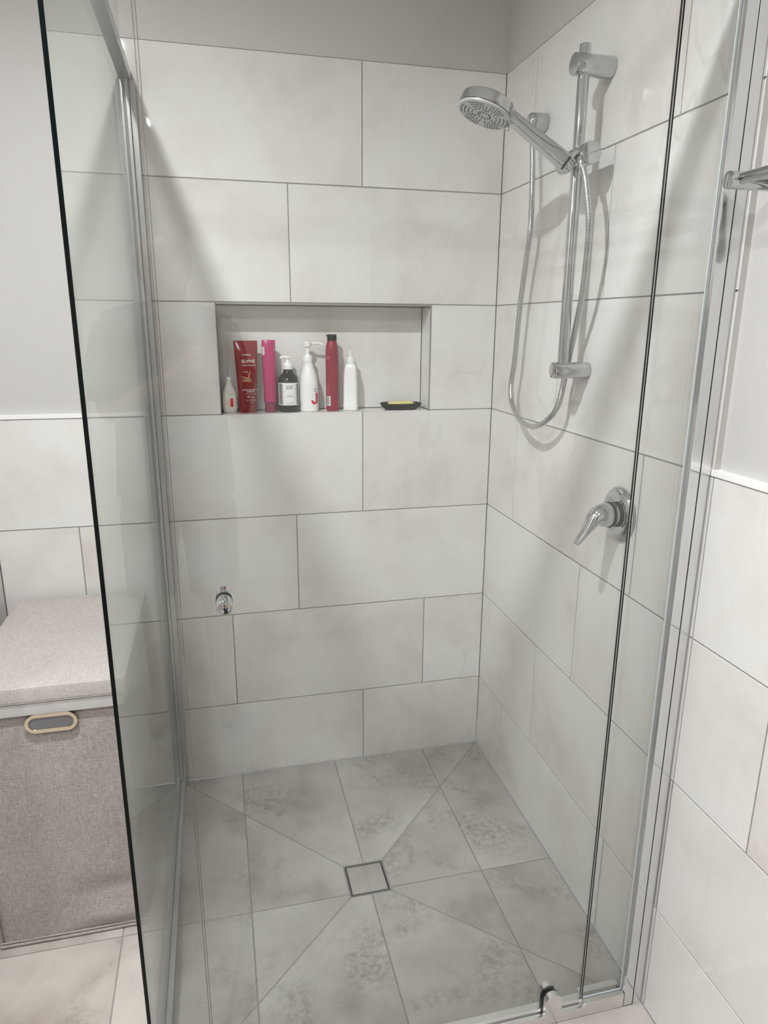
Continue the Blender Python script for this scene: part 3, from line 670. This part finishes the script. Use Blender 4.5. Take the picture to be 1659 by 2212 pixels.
printed('lower_print', [('COLOUR PROTECTING', x+.008, .0625, .0044, 1.0, .0001), ('SHAMPOO', x+.008, .0575, .0044, 1, .0001), ('with nourishing care', x+.008, .0520, .0034, 1.1), ('10', x+.0005, .0425, .0068, 1, .0001), ('weeks of', x+.0105, .0455, .0030), ('colour shine', x+.0115, .0420, .0030), ('FOR COLOURED HAIR', x+.008, .0345, .0028), ('250 ml', x+.010, .0285, .0030)], INKW, b, S)
bm = bmesh.new()
swoosh(bm, [(x-.0165, .1005), (x-.006, .0985), (x+.006, .093), (x+.013, .0905)], .0022, S); swoosh(bm, [(x-.016, .094), (x-.004, .0925), (x+.004, .0875), (x+.013, .087)], .0018, S)
swoosh(bm, [(x-.016, .0895), (x-.006, .0885), (x+.004, .0885)], .0016, S); swoosh(bm, [(x+.010, .1165), (x+.0062, .108), (x+.005, .098), (x+.0055, .089)], .0020, S)
print_bm('strand_motif', bm, INKG, b)
# 3 magenta tube
x, y = -.6615, .042
b = thing('conditioner_tube', 'upright magenta tube standing on its darker cap between crimson and black bottles', 'tube', (x, y, SZ), G)
S = bottle_body('body', x, y, [(.0262, .0160, .0150, 2.2), (.0285, .0182, .0172, 2.2), (.06, .0184, .0174, 2.2), (.12, .0188, .0150, 2.2), (.185, .0190, .0120, 2.4), (.199, .0188, .0105, 2.6), (.2005, .0180, .0095, 2.6)], PINK, b)
bottle_body('cap', x, y, [(0, .0152, .0150, 2), (.001, .0160, .0158, 2), (.026, .0162, .0160, 2)], PINKCAP, b)
patch('barcode_label', x-.0182, x-.0125, .160, .182, PAPER, b, S); 
bm = bmesh.new()
for i in range(6): patch('', x-.0178, x-.0136, .163+.003*i, .1645+.003*i, INKK, b, S, .0004, 4, 1, bm)
print_bm('barcode_bars', bm, INKGR, b)
printed('side_print', [('8', x+.0150, .172, .007), ('IIII', x+.0150, .182, .003), ('a', x-.0150, .132, .005), ('r', x+.0150, .132, .005), ('J', x+.0162, .062, .005)], INKW, b, S)
# 4 black pump bottle with zebra label
x, y = -.6085, .044
b = thing('pump_bottle', 'short black pump bottle with white zebra-edged label and white pump', 'bottle', (x, y, SZ), G)
S = bottle_body('body', x, y, [(0, .0265, .0265, 2), (.002, .0293, .0293, 2), (.006, .0302, .0302, 2), (.083, .0302, .0302, 2), (.090, .0292, .0292, 2), (.098, .0255, .0255, 2), (.105, .0195, .0195, 2), (.111, .0148, .0148, 2), (.117, .0132, .0132, 2), (.120, .0130, .0130, 2)], AMBER, b)
patch('label', x-.0298, x+.0298, .020, .083, PAPER, b, S, .0003, 40, 4)
for s_ in (-1, 1):
    bm = bmesh.new()
    for i in range(17):
        z = .0225+i*.0035
        swoosh(bm, [(x+s_*.0290, z-.001+.0035), (x+s_*.0245, z+.0015), (x+s_*(.0165 if i % 2 else .0185), z-.0005+.0 )], .0023, S, .0006)
    print_bm('zebra_pattern', bm, INKK, b)
printed('label_print', [('BONDI', x, .0715, .0058, 1.0), ('BOOST', x, .0660, .0058, 1.0, .0001), ('HG', x, .0480, .0030), ('SHAMPOO', x+.0005, .0440, .0038, 1.1), ('With Active Botanicals', x, .0262, .0024, 1.1), ('500ml / 16.9 fl oz', x, .0228, .0022)], INKK, b, S, .0006)
bm = bmesh.new(); turned(bm, (x, y, SZ+.1195), (0, 0, 1), [(0, .0140), (.001, .0145), (.017, .0143), (.018, .0136), (.0185, .0070), (.024, .0062), (.030, .0062)], 36); obj('pump_collar', bm, WPLAS, b, True)
bm = bmesh.new(); turned(bm, (x, y, SZ+.1498), (0, 0, 1), [(0, .0085), (.001, .0098), (.0045, .0098), (.0058, .0086)], 32); tube(bm, [Vector((x, y, SZ+.1525)), Vector((x-.012, y-.004, SZ+.1535)), Vector((x-.019, y-.006, SZ+.1528)), Vector((x-.022, y-.007, SZ+.1500))], [.0045, .0040, .0034, .0028], 14); obj('pump_head', bm, WPLAS, b, True)
# 5 white pump bottle with red J
x, y = -.5495, .046
b = thing('pump_bottle', 'white curvy pump bottle with a big red letter J and long spout', 'bottle', (x, y, SZ), G)
S = bottle_body('body', x, y, [(0, .0250, .0240, 2.1), (.0015, .0272, .026, 2.1), (.030, .0278, .0265, 2.1), (.065, .0274, .0262, 2.1), (.085, .0262, .025, 2.1), (.105, .0225, .0215, 2), (.122, .0165, .0165, 2), (.134, .0140, .0140, 2), (.137, .0137, .0137, 2)], WPLAS, b)
bm = bmesh.new(); turned(bm, (x-.0015, y, SZ+.1372), (0, 0, 1), [(0, .0135), (.001, .0138), (.019, .0132), (.0205, .0120), (.0208, .0080), (.0245, .0066), (.0250, .0055), (.0445, .0055)], 36); obj('pump_collar', bm, WPLAS, b, True)
bm = bmesh.new(); turned(bm, (x-.0015, y, SZ+.182), (0, 0, 1), [(0, .0100), (.0008, .0108), (.0095, .0112), (.0120, .0118), (.0135, .0105)], 32)
tube(bm, catmull([(x, y, SZ+.1905), (x+.015, y-.001, SZ+.1915), (x+.030, y-.002, SZ+.1910), (x+.0405, y-.003, SZ+.1885), (x+.043, y-.003, SZ+.1862)], 5), .0036, 12); obj('pump_head', bm, WPLAS, b, True)
bm = bmesh.new(); jp = [(x+.0195, .0530), (x+.0195, .0460), (x+.0195, .0390), (x+.0194, .0330)]+[(x+.0128+.0066*math.cos(a_), .0305+.0066*math.sin(a_)) for a_ in [math.radians(-q) for q in range(0, 181, 15)]]+[(x+.0062, .0325)]
jl = []
for i_, p_ in enumerate(jp):
    q0, q1 = jp[max(0, i_-1)], jp[min(len(jp)-1, i_+1)]; dx_, dz_ = q1[0]-q0[0], q1[1]-q0[1]; l_ = math.hypot(dx_, dz_)
    row = []
    for k_ in range(5):
        w_ = (k_/4-.5)*.0066; X_, Z_ = p_[0]-dz_/l_*w_, SZ+p_[1]+dx_/l_*w_; row.append(bm.verts.new((X_, S(X_, Z_)-.0004, Z_)))
    jl.append(row)
for r0_, r1_ in zip(jl, jl[1:]):
    for k_ in range(4): bm.faces.new((r0_[k_], r0_[k_+1], r1_[k_+1], r1_[k_]))
print_bm('logo', bm, INKR, b)
printed('label_print', [('L.A.B.', x+.0150, .0640, .0036, 1.1, .0001), ('IlIIl', x+.0165, .0605, .0030), ('IIlIIlI', x+.0145, .0568, .0032, 1, .0001)], INKK, b, S)
printed('side_print', [('IIlIIIlIllIIlI', x-.0245, .018, .0032, 1, 0, 'LEFT', True)], INKK, b, S)
# 6 tall cherry bottle with black cap
x, y = -.4815, .042
b = thing('shampoo_bottle', 'tallest slim cherry-red bottle with a black flip cap', 'bottle', (x, y, SZ), G)
S = bottle_body('body', x, y, [(0, .0165, .0165, 2.3), (.0015, .0180, .018, 2.3), (.08, .0182, .0182, 2.3), (.150, .0187, .0185, 2.3), (.173, .0186, .0180, 2.2), (.184, .0168, .0165, 2.1), (.196, .0140, .0140, 2), (.1985, .0135, .0135, 2)], CHERRY, b)
bm = bmesh.new(); turned(bm, (x+.0005, y, SZ+.1987), (0, 0, 1), [(0, .0138), (.0005, .0140), (.0115, .0136), (.0118, .0140), (.0165, .0136), (.0175, .0126)], 36); box(bm, (x-.0155, y-.003, SZ+.2105), (x-.0125, y+.003, SZ+.2145)); obj('flip_cap', bm, BLACK, b, True)
patch('barcode_label', x-.0172, x-.0085, .0155, .0430, PAPER, b, S)
bm = bmesh.new()
for i in range(7): patch('', x-.0168, x-.0112, .019+.0032*i, .0207+.0032*i, INKK, b, S, .0004, 4, 1, bm)
print_bm('barcode_bars', bm, INKK, b)
printed('side_print', [('IIlIIlIlIIIlIlIIlIIlII', x-.0115, .047, .0064, 1.05, 0, 'LEFT', True), ('IlIIlIIIlIIlIIlIllIIlIlII', x-.0150, .047, .0036, 1.05, 0, 'LEFT', True), ('O', x-.0135, .148, .0110)], INKP, b, S)
# 7 white square bottle with nozzle
x, y = -.4265, .044
b = thing('lotion_bottle', 'white square-shouldered bottle with a tapered nozzle, rightmost of the bottles', 'bottle', (x, y, SZ), G)
secs = [(0, .0195, .0180, 5), (.0015, .0212, .0198, 5), (.018, .0214, .0200, 5), (.0195, .0206, .0192, 5), (.09, .0198, .0185, 5), (.118, .0180, .0170, 4.5), (.128, .0162, .0158, 4), (.1335, .0125, .0125, 3), (.135, .0115, .0115, 2.5)]
bm = bmesh.new(); loft(bm, [sup(x, y, SZ+z, w, d, e_, rot=math.radians(-19)) for z, w, d, e_ in secs]); obj('body', bm, WPLAS, b, True, math.radians(35))
bm = bmesh.new(); turned(bm, (x, y, SZ+.1352), (0, 0, 1), [(0, .0115), (.0006, .0120), (.0150, .0118), (.0165, .0112), (.0168, .0062), (.0175, .0050)], 36); obj('collar', bm, WPLAS, b, True)
bm = bmesh.new(); tube(bm, [Vector((x, y, SZ+.1526)), Vector((x-.0005, y, SZ+.160)), Vector((x-.0020, y, SZ+.168)), Vector((x-.0035, y, SZ+.174))], [.0048, .0036, .0024, .0018], 14); obj('nozzle', bm, WPLAS, b, True)
bm = bmesh.new(); turned(bm, (x-.0036, y, SZ+.1741), (-.15, 0, 1), [(0, .0020), (.001, .0042), (.005, .0046), (.0085, .0034), (.0095, .0015)], 18); obj('nozzle_tip', bm, GLASS, b, True)
bm = bmesh.new()
for i in range(26):     # small vertical lettering on the right side face
    a = math.radians(-19); q = Vector((x, y, 0))+Vector((math.cos(a)*.0202, math.sin(a)*.0202, 0))+Vector((math.sin(a)*.004*((i % 3)-1)*1.0, -math.cos(a)*.004*((i % 3)-1), 0))
    z = SZ+.022+i*.0033; nrm_ = Vector((math.cos(a), math.sin(a), 0))*.0005; tv = Vector((-math.sin(a), math.cos(a), 0))*.0013
    bm.faces.new([bm.verts.new(q+nrm_-tv+Vector((0, 0, z))), bm.verts.new(q+nrm_+tv+Vector((0, 0, z))), bm.verts.new(q+nrm_+tv+Vector((0, 0, z+.0011))), bm.verts.new(q+nrm_-tv+Vector((0, 0, z+.0011)))])
print_bm('side_print', bm, INKGR, b)
# soap dish and soap
x, y = -.2760, .036
bm = bmesh.new()
def bowl(z, w, d): return sup(x, y, SZ+z, w*1.03, d, 3.0, 56)
loft(bm, [bowl(0, .042, .022), bowl(.0006, .045, .0245), (bowl(.008, .0565, .0320)), bowl(.0175, .0605, .0350), bowl(.0190, .0600, .0345), bowl(.0180, .0575, .0322), bowl(.0105, .0540, .0295), bowl(.0080, .048, .0245), bowl(.0078, .02, .01)])
o = obj('soap_dish', bm, BLACK, None, True); rebase(o, (x, y, SZ)); tag(o, 'low black oval soap dish at the right end of the niche', 'soap dish')
bm = bmesh.new(); loft(bm, [sup(x, y, SZ+z, w, d, 3.4, 48) for z, w, d in [(.0082, .032, .0165), (.0090, .035, .0190), (.0130, .0385, .0215), (.0180, .0385, .0215), (.0215, .0355, .0185), (.0225, .030, .014), (.0227, .012, .006)]])
o = obj('soap_bar', bm, SOAPM, None, True); rebase(o, (x, y, SZ+.008)); tag(o, 'worn yellow bar of soap lying in the black dish', 'soap')

# ---------------------------------------------------------------- laundry hamper
HX0, HX1, HY0, HY1 = -1.362, -1.046, -.532, -.035
hp = thing('laundry_hamper', 'taupe fabric laundry hamper with pale linen lid and oval metal handle', 'laundry hamper', ((HX0+HX1)/2, (HY0+HY1)/2, 0))
def rrect(x0, x1, y0, y1, r, z, n=6, bulge=None):
    out = []
    for cx, cy, a0 in [(x1-r, y1-r, 0), (x0+r, y1-r, 90), (x0+r, y0+r, 180), (x1-r, y0+r, 270)]:
        for i in range(n+1):
            a = math.radians(a0+90*i/n); out.append(Vector((cx+r*math.cos(a), cy+r*math.sin(a), z)))
    return out
# body as a slightly slack fabric box: fine grid front so it can sag
HCX, HCZ, HW, HH = -1.193, .5715, .053, .0185
bm = bmesh.new()
def ring_body(z):
    pts = []; N1, N2 = 26, 30; r = .010
    s1 = [(HX0+r+(HX1-HX0-2*r)*i/N1, HY0) for i in range(N1+1)]; s2 = [(HX1, HY0+r+(HY1-HY0-2*r)*i/N2) for i in range(N2+1)]
    s3 = [(HX1-r-(HX1-HX0-2*r)*i/N1, HY1) for i in range(N1+1)]; s4 = [(HX0, HY1-r-(HY1-HY0-2*r)*i/N2) for i in range(N2+1)]
    for p in s1+s2+s3+s4:
        X, Y = p; u_ = (X-HX0)/(HX1-HX0); v_ = (Y-HY0)/(HY1-HY0); o_ = 0
        if Y == HY0:
            o_ = .006*math.sin(math.pi*u_)*math.sin(math.pi*min(1, z/.6))
            o_ += .010*math.exp(-((u_-.80)/.22)**2)*(math.exp(-((z-.045)/.022)**2)-.8*math.exp(-((z-.105-.02*u_)/.025)**2))
            o_ += .003*math.sin(7*u_+z*9)*math.exp(-(z/.3)**2)
            Y -= o_
        if X == HX1: X += .004*math.sin(math.pi*v_)*math.sin(math.pi*min(1, z/.6))+.003*math.sin(5*v_+z*7)*math.exp(-(z/.3)**2)
        pts.append(Vector((X, Y, z)))
    return pts
zs = [.004, .008]+[.02+.588*i/46 for i in range(47)]
loft(bm, [ring_body(z) for z in zs]); obj('body', bm, FABRIC, hp, True, math.radians(60))
bm = bmesh.new()
for dz in (.006, .0145): tube(bm, [Vector(p) for p in [(HX0-.001, HY0-.0025, dz), ((HX0+HX1)/2, HY0-.0035, dz), (HX1+.001, HY0-.0025, dz)]], .0040 if dz < .01 else .0022, 10)
tube(bm, [Vector((HX1+.0005, HY0, .006)), Vector((HX1+.0015, (HY0+HY1)/2, .006)), Vector((HX1+.0005, HY1, .006))], .004, 10)
tube(bm, [Vector((HX0-.001, HY0-.001, z)) for z in (.006, .2, .4, .6)], .0028, 10)
obj('base_piping', bm, FABRIC, hp, True)
# lining flap showing under the lid
bm = bmesh.new(); n_ = 30
rings = [rrect(HX0-.003, HX1+.003, HY0-.0105-.001*k, HY1+.003, .012, z) for k, z in enumerate([.594, .600, .612, .622])]
loft(bm, rings, cap=False); obj('lining_band', bm, LINING, hp, True)
LX0, LX1, LY0, LY1 = HX0-.008, HX1+.010, HY0-.016, HY1+.010
bm = bmesh.new()
loft(bm, [rrect(LX0, LX1, LY0, LY1, .012, .6245), rrect(LX0, LX1, LY0, LY1, .012, .627), rrect(LX0, LX1, LY0, LY1, .012, .655), rrect(LX0+.0015, LX1-.0015, LY0+.0015, LY1-.0015, .012, .6595), rrect(LX0+.006, LX1-.006, LY0+.006, LY1-.006, .012, .6612), rrect(LX0+.05, LX1-.05, LY0+.08, LY1-.08, .012, .6602)])
obj('lid', bm, LINEN, hp, True, math.radians(50))
bm = bmesh.new()
k = 64
for i in range(k):
    xa = LX0+.008+(LX1-LX0-.016)*i/k; box(bm, (xa, LY0-.0007, .6285), (xa+(LX1-LX0)/k*.6, LY0+.001, .6293))
obj('lid_stitching', bm, STITCH, hp)
# oval handle
def oval(cx, cz, w, h, y, n=20):
    r = h; out = []
    for s, a0 in ((1, -90), (-1, 90)):
        for i in range(n+1):
            a = math.radians(a0+180*i/n); out.append(Vector((cx+s*(w-r)+r*math.cos(a), y, cz+r*math.sin(a))))
    return out
hh = HY0-.0065
bm = bmesh.new()
ringset = [oval(HCX, HCZ, HW, HH+.004, hh+.001), oval(HCX, HCZ, HW, HH+.004, hh-.0045), oval(HCX, HCZ, HW-.001, HH+.003, hh-.006), oval(HCX, HCZ, HW-.008, HH-.004, hh-.006), oval(HCX, HCZ, HW-.009, HH-.005, hh-.0045), oval(HCX, HCZ, HW-.009, HH-.005, hh+.001)]
loft(bm, ringset, closed=True); obj('handle_ring', bm, CHAMP, hp, True)
bm = bmesh.new(); loft(bm, [oval(HCX, HCZ, HW-.0085, HH-.0045, hh-.0035), oval(HCX, HCZ, HW-.012, HH-.008, hh-.0005), oval(HCX, HCZ, HW-.030, HH-.014, hh-.0002)]); obj('handle_well', bm, HOLEG, hp, True)

# ---------------------------------------------------------------- downlights, the far-left pair added as fill
DL = ['white round ceiling downlight just outside the shower door', 'white round ceiling downlight above the photographer', 'unseen white round ceiling downlight added as fill at the far left, nearer the hamper wall', 'unseen white round ceiling downlight added as fill at the far left, farther from the hamper wall']
for (lx, ly, lf), lab in zip(LAMPS, DL):
    d = thing('ceiling_downlight', lab, 'ceiling light', (lx, ly, CEIL), 'recessed ceiling downlights')
    bm = bmesh.new(); turned(bm, (lx, ly, CEIL), (0, 0, -1), [(0, .060), (.004, .060), (.0065, .057), (.0065, .050), (.001, .047)], 48); obj('trim_ring', bm, WHITEG, d, True)
    bm = bmesh.new(); n_ = 48; loft(bm, [[Vector((lx+r_*math.cos(2*math.pi*i/n_), ly+r_*math.sin(2*math.pi*i/n_), z_)) for i in range(n_)] for r_, z_ in [(.046, CEIL-.0055), (.0455, CEIL-.0120), (.042, CEIL-.0165), (.0375, CEIL-.0170), (.0345, CEIL-.0135), (.0340, CEIL-.0055)]], closed=True); obj('lens', bm, LAMPM, d, True)

# ---------------------------------------------------------------- photographer (mirrored faintly in the glass) and phone
def skinned(name, V, Ed, m, parent, sub=2, root=0):
    """grow a tapering surface round a skeleton: V = {key:(pos, radius or (rx,ry))}"""
    keys = list(V); idx = {k: i for i, k in enumerate(keys)}
    me = bpy.data.meshes.new(name); me.from_pydata([V[k][0] for k in keys], [(idx[a], idx[b]) for a, b in Ed], [])
    ob = bpy.data.objects.new(name, me); C.objects.link(ob)
    md = ob.modifiers.new('skin', 'SKIN'); md.use_smooth_shade = True
    if not me.skin_vertices: me.attributes  # layer is made by the modifier
    sv = me.skin_vertices[0].data if len(me.skin_vertices) else None
    if sv is None:
        bpy.context.view_layer.update(); sv = me.skin_vertices[0].data
    for k in keys:
        r = V[k][1]; r = (r, r) if not isinstance(r, tuple) else r; sv[idx[k]].radius = r; sv[idx[k]].use_root = (idx[k] == root)
    ss = ob.modifiers.new('sub', 'SUBSURF'); ss.levels = sub; ss.render_levels = sub
    dg = bpy.context.evaluated_depsgraph_get(); dg.update()
    out = bpy.data.meshes.new_from_object(ob.evaluated_get(dg)); bpy.data.objects.remove(ob)
    out.name = name; out.transform(Matrix.Translation(-parent_world(parent))); out.materials.clear()
    return link(name, out, m, parent, True)
px_, py_ = -.955, -2.33
V = {'pelvis': ((px_, py_, .93), (.155, .115)), 'waist': ((px_, py_, 1.08), (.145, .110)), 'chest': ((px_, py_, 1.25), (.155, .115)), 'upper': ((px_+.003, py_, 1.365), (.115, .085)),
     'neck': ((px_+.006, py_+.012, 1.435), .056), 'jaw': ((px_+.008, py_+.040, 1.500), (.060, .070)), 'face': ((px_+.010, py_+.045, 1.580), (.084, .102)), 'crown': ((px_+.010, py_+.030, 1.655), (.070, .088)),
     'nose': ((px_+.012, py_+.140, 1.560), .012), 'earL': ((px_-.075, py_+.035, 1.565), .013), 'earR': ((px_+.095, py_+.035, 1.565), .013),
     'shL': ((px_-.170, py_, 1.365), .062), 'elL': ((px_-.185, py_+.09, 1.110), .040), 'wrL': ((-.900, -2.075, 1.262), .025),
     'shR': ((px_+.175, py_, 1.365), .062), 'elR': ((px_+.205, py_+.10, 1.110), .040), 'wrR': ((-.715, -2.070, 1.262), .025),
     'hipL': ((px_-.095, py_, .86), .088), 'knL': ((px_-.105, py_+.01, .49), .056), 'anL': ((px_-.110, py_-.02, .085), .036), 'toeL': ((px_-.125, py_+.15, .030), .028),
     'hipR': ((px_+.095, py_, .86), .088), 'knR': ((px_+.105, py_+.01, .49), .056), 'anR': ((px_+.110, py_-.02, .085), .036), 'toeR': ((px_+.125, py_+.15, .030), .028)}
Ed = [('pelvis', 'waist'), ('waist', 'chest'), ('chest', 'upper'), ('upper', 'neck'), ('neck', 'jaw'), ('jaw', 'face'), ('face', 'crown'), ('face', 'nose'), ('face', 'earL'), ('face', 'earR'),
      ('upper', 'shL'), ('shL', 'elL'), ('elL', 'wrL'), ('upper', 'shR'), ('shR', 'elR'), ('elR', 'wrR'), ('pelvis', 'hipL'), ('hipL', 'knL'), ('knL', 'anL'), ('anL', 'toeL'), ('pelvis', 'hipR'), ('hipR', 'knR'), ('knR', 'anR'), ('anR', 'toeR')]
for S_, sx, palm in (('L', -1, Vector((-.872, -2.035, 1.292))), ('R', 1, Vector((-.738, -2.030, 1.292)))):
    V['pm'+S_] = (tuple(palm), (.030, .016)); Ed.append(('wr'+S_, 'pm'+S_))
    for f, (dz, ln) in enumerate([(.030, .026), (.012, .029), (-.006, .028), (-.022, .023)]):
        a = palm+Vector((-sx*.004, .022, dz)); b = a+Vector((-sx*.010, ln, .004)); c = b+Vector((-sx*.020, .004, .001))
        for q, p_ in enumerate((a, b, c)): V['f%s%d%d' % (S_, f, q)] = (tuple(p_), (.0095, .0088, .0080)[q])
        Ed += [('pm'+S_, 'f%s%d0' % (S_, f)), ('f%s%d0' % (S_, f), 'f%s%d1' % (S_, f)), ('f%s%d1' % (S_, f), 'f%s%d2' % (S_, f))]
    a = palm+Vector((-sx*.018, -.012, .008)); b = palm+Vector((-sx*.036, -.014, .024)); V['t%s0' % S_] = (tuple(a), .0105); V['t%s1' % S_] = (tuple(b), .0090)
    Ed += [('pm'+S_, 't%s0' % S_), ('t%s0' % S_, 't%s1' % S_)]
ps = thing('person', 'bald person in a dark t-shirt and shorts standing outside the shower holding up a phone', 'person', (px_, py_, 0))
skinned('body', V, Ed, SKIN, ps)
bm = bmesh.new()
loft(bm, [sup(px_, py_+.002, z, a, b, 2.3, 40) for z, a, b in [(.850, .188, .146), (.853, .192, .150), (.95, .184, .142), (1.08, .176, .138), (1.20, .182, .142), (1.30, .190, .136), (1.36, .182, .116), (1.395, .138, .098), (1.418, .088, .080), (1.424, .078, .074)]])
for sx, sh, e_ in ((-1, Vector((px_-.165, py_, 1.352)), Vector((px_-.188, py_+.075, 1.165))), (1, Vector((px_+.170, py_, 1.352)), Vector((px_+.203, py_+.080, 1.165)))):
    tube(bm, [sh-Vector((sx*.05, 0, -.004)), sh, sh.lerp(e_, .35), sh.lerp(e_, .7), e_], [.050, .068, .068, .063, .061], 24)
tube(bm, [Vector((px_-.175, py_, 1.362)), Vector((px_-.10, py_, 1.378)), Vector((px_, py_, 1.385)), Vector((px_+.10, py_, 1.378)), Vector((px_+.18, py_, 1.362))], [.066, .075, .078, .075, .066], 28)
obj('tshirt', bm, SHIRT, ps, True, math.radians(60))
bm = bmesh.new()
loft(bm, [sup(px_, py_+.002, z, a, b, 2.4, 40) for z, a, b in [(.775, .150, .110), (.80, .178, .128), (.86, .182, .134), (.93, .176, .132), (.945, .172, .128)]])
for sx in (-1, 1): tube(bm, [Vector((px_+sx*.088, py_, .85)), Vector((px_+sx*.094, py_+.002, .78)), Vector((px_+sx*.100, py_+.006, .64)), Vector((px_+sx*.104, py_+.008, .50))], [.085, .096, .090, .086], 28)
obj('shorts', bm, TROUS, ps, True, math.radians(60))
for sx in (-1, 1):
    bm = bmesh.new(); turned(bm, (px_+.011+sx*.031, py_+.122, 1.583), (0, 1, 0), [(0, .0075), (.003, .0068), (.0045, .0035), (.005, .001)], 24); obj('eye', bm, INKK, ps, True)
bm = bmesh.new(); tube(bm, [Vector((px_-.016, py_+.116, 1.523)), Vector((px_+.011, py_+.123, 1.521)), Vector((px_+.038, py_+.116, 1.523))], [.003, .0045, .003], 10); obj('mouth', bm, INKP, ps, True)
rot = Euler((1.3062, -.0063, -.2362), 'XYZ').to_matrix()
ctr = Vector(camo.location)+rot @ Vector((.022, -.062, .014))
bm = bmesh.new(); box(bm, (-.0375, -.080, -.0042), (.0375, .080, .0042), bev=.003)
bmesh.ops.transform(bm, matrix=Matrix.Translation(ctr) @ rot.to_4x4(), verts=bm.verts[:])
o = obj('smartphone', bm, BLACK, None, True); rebase(o, ctr); tag(o, 'black smartphone held upright in the hands of the person', 'phone')
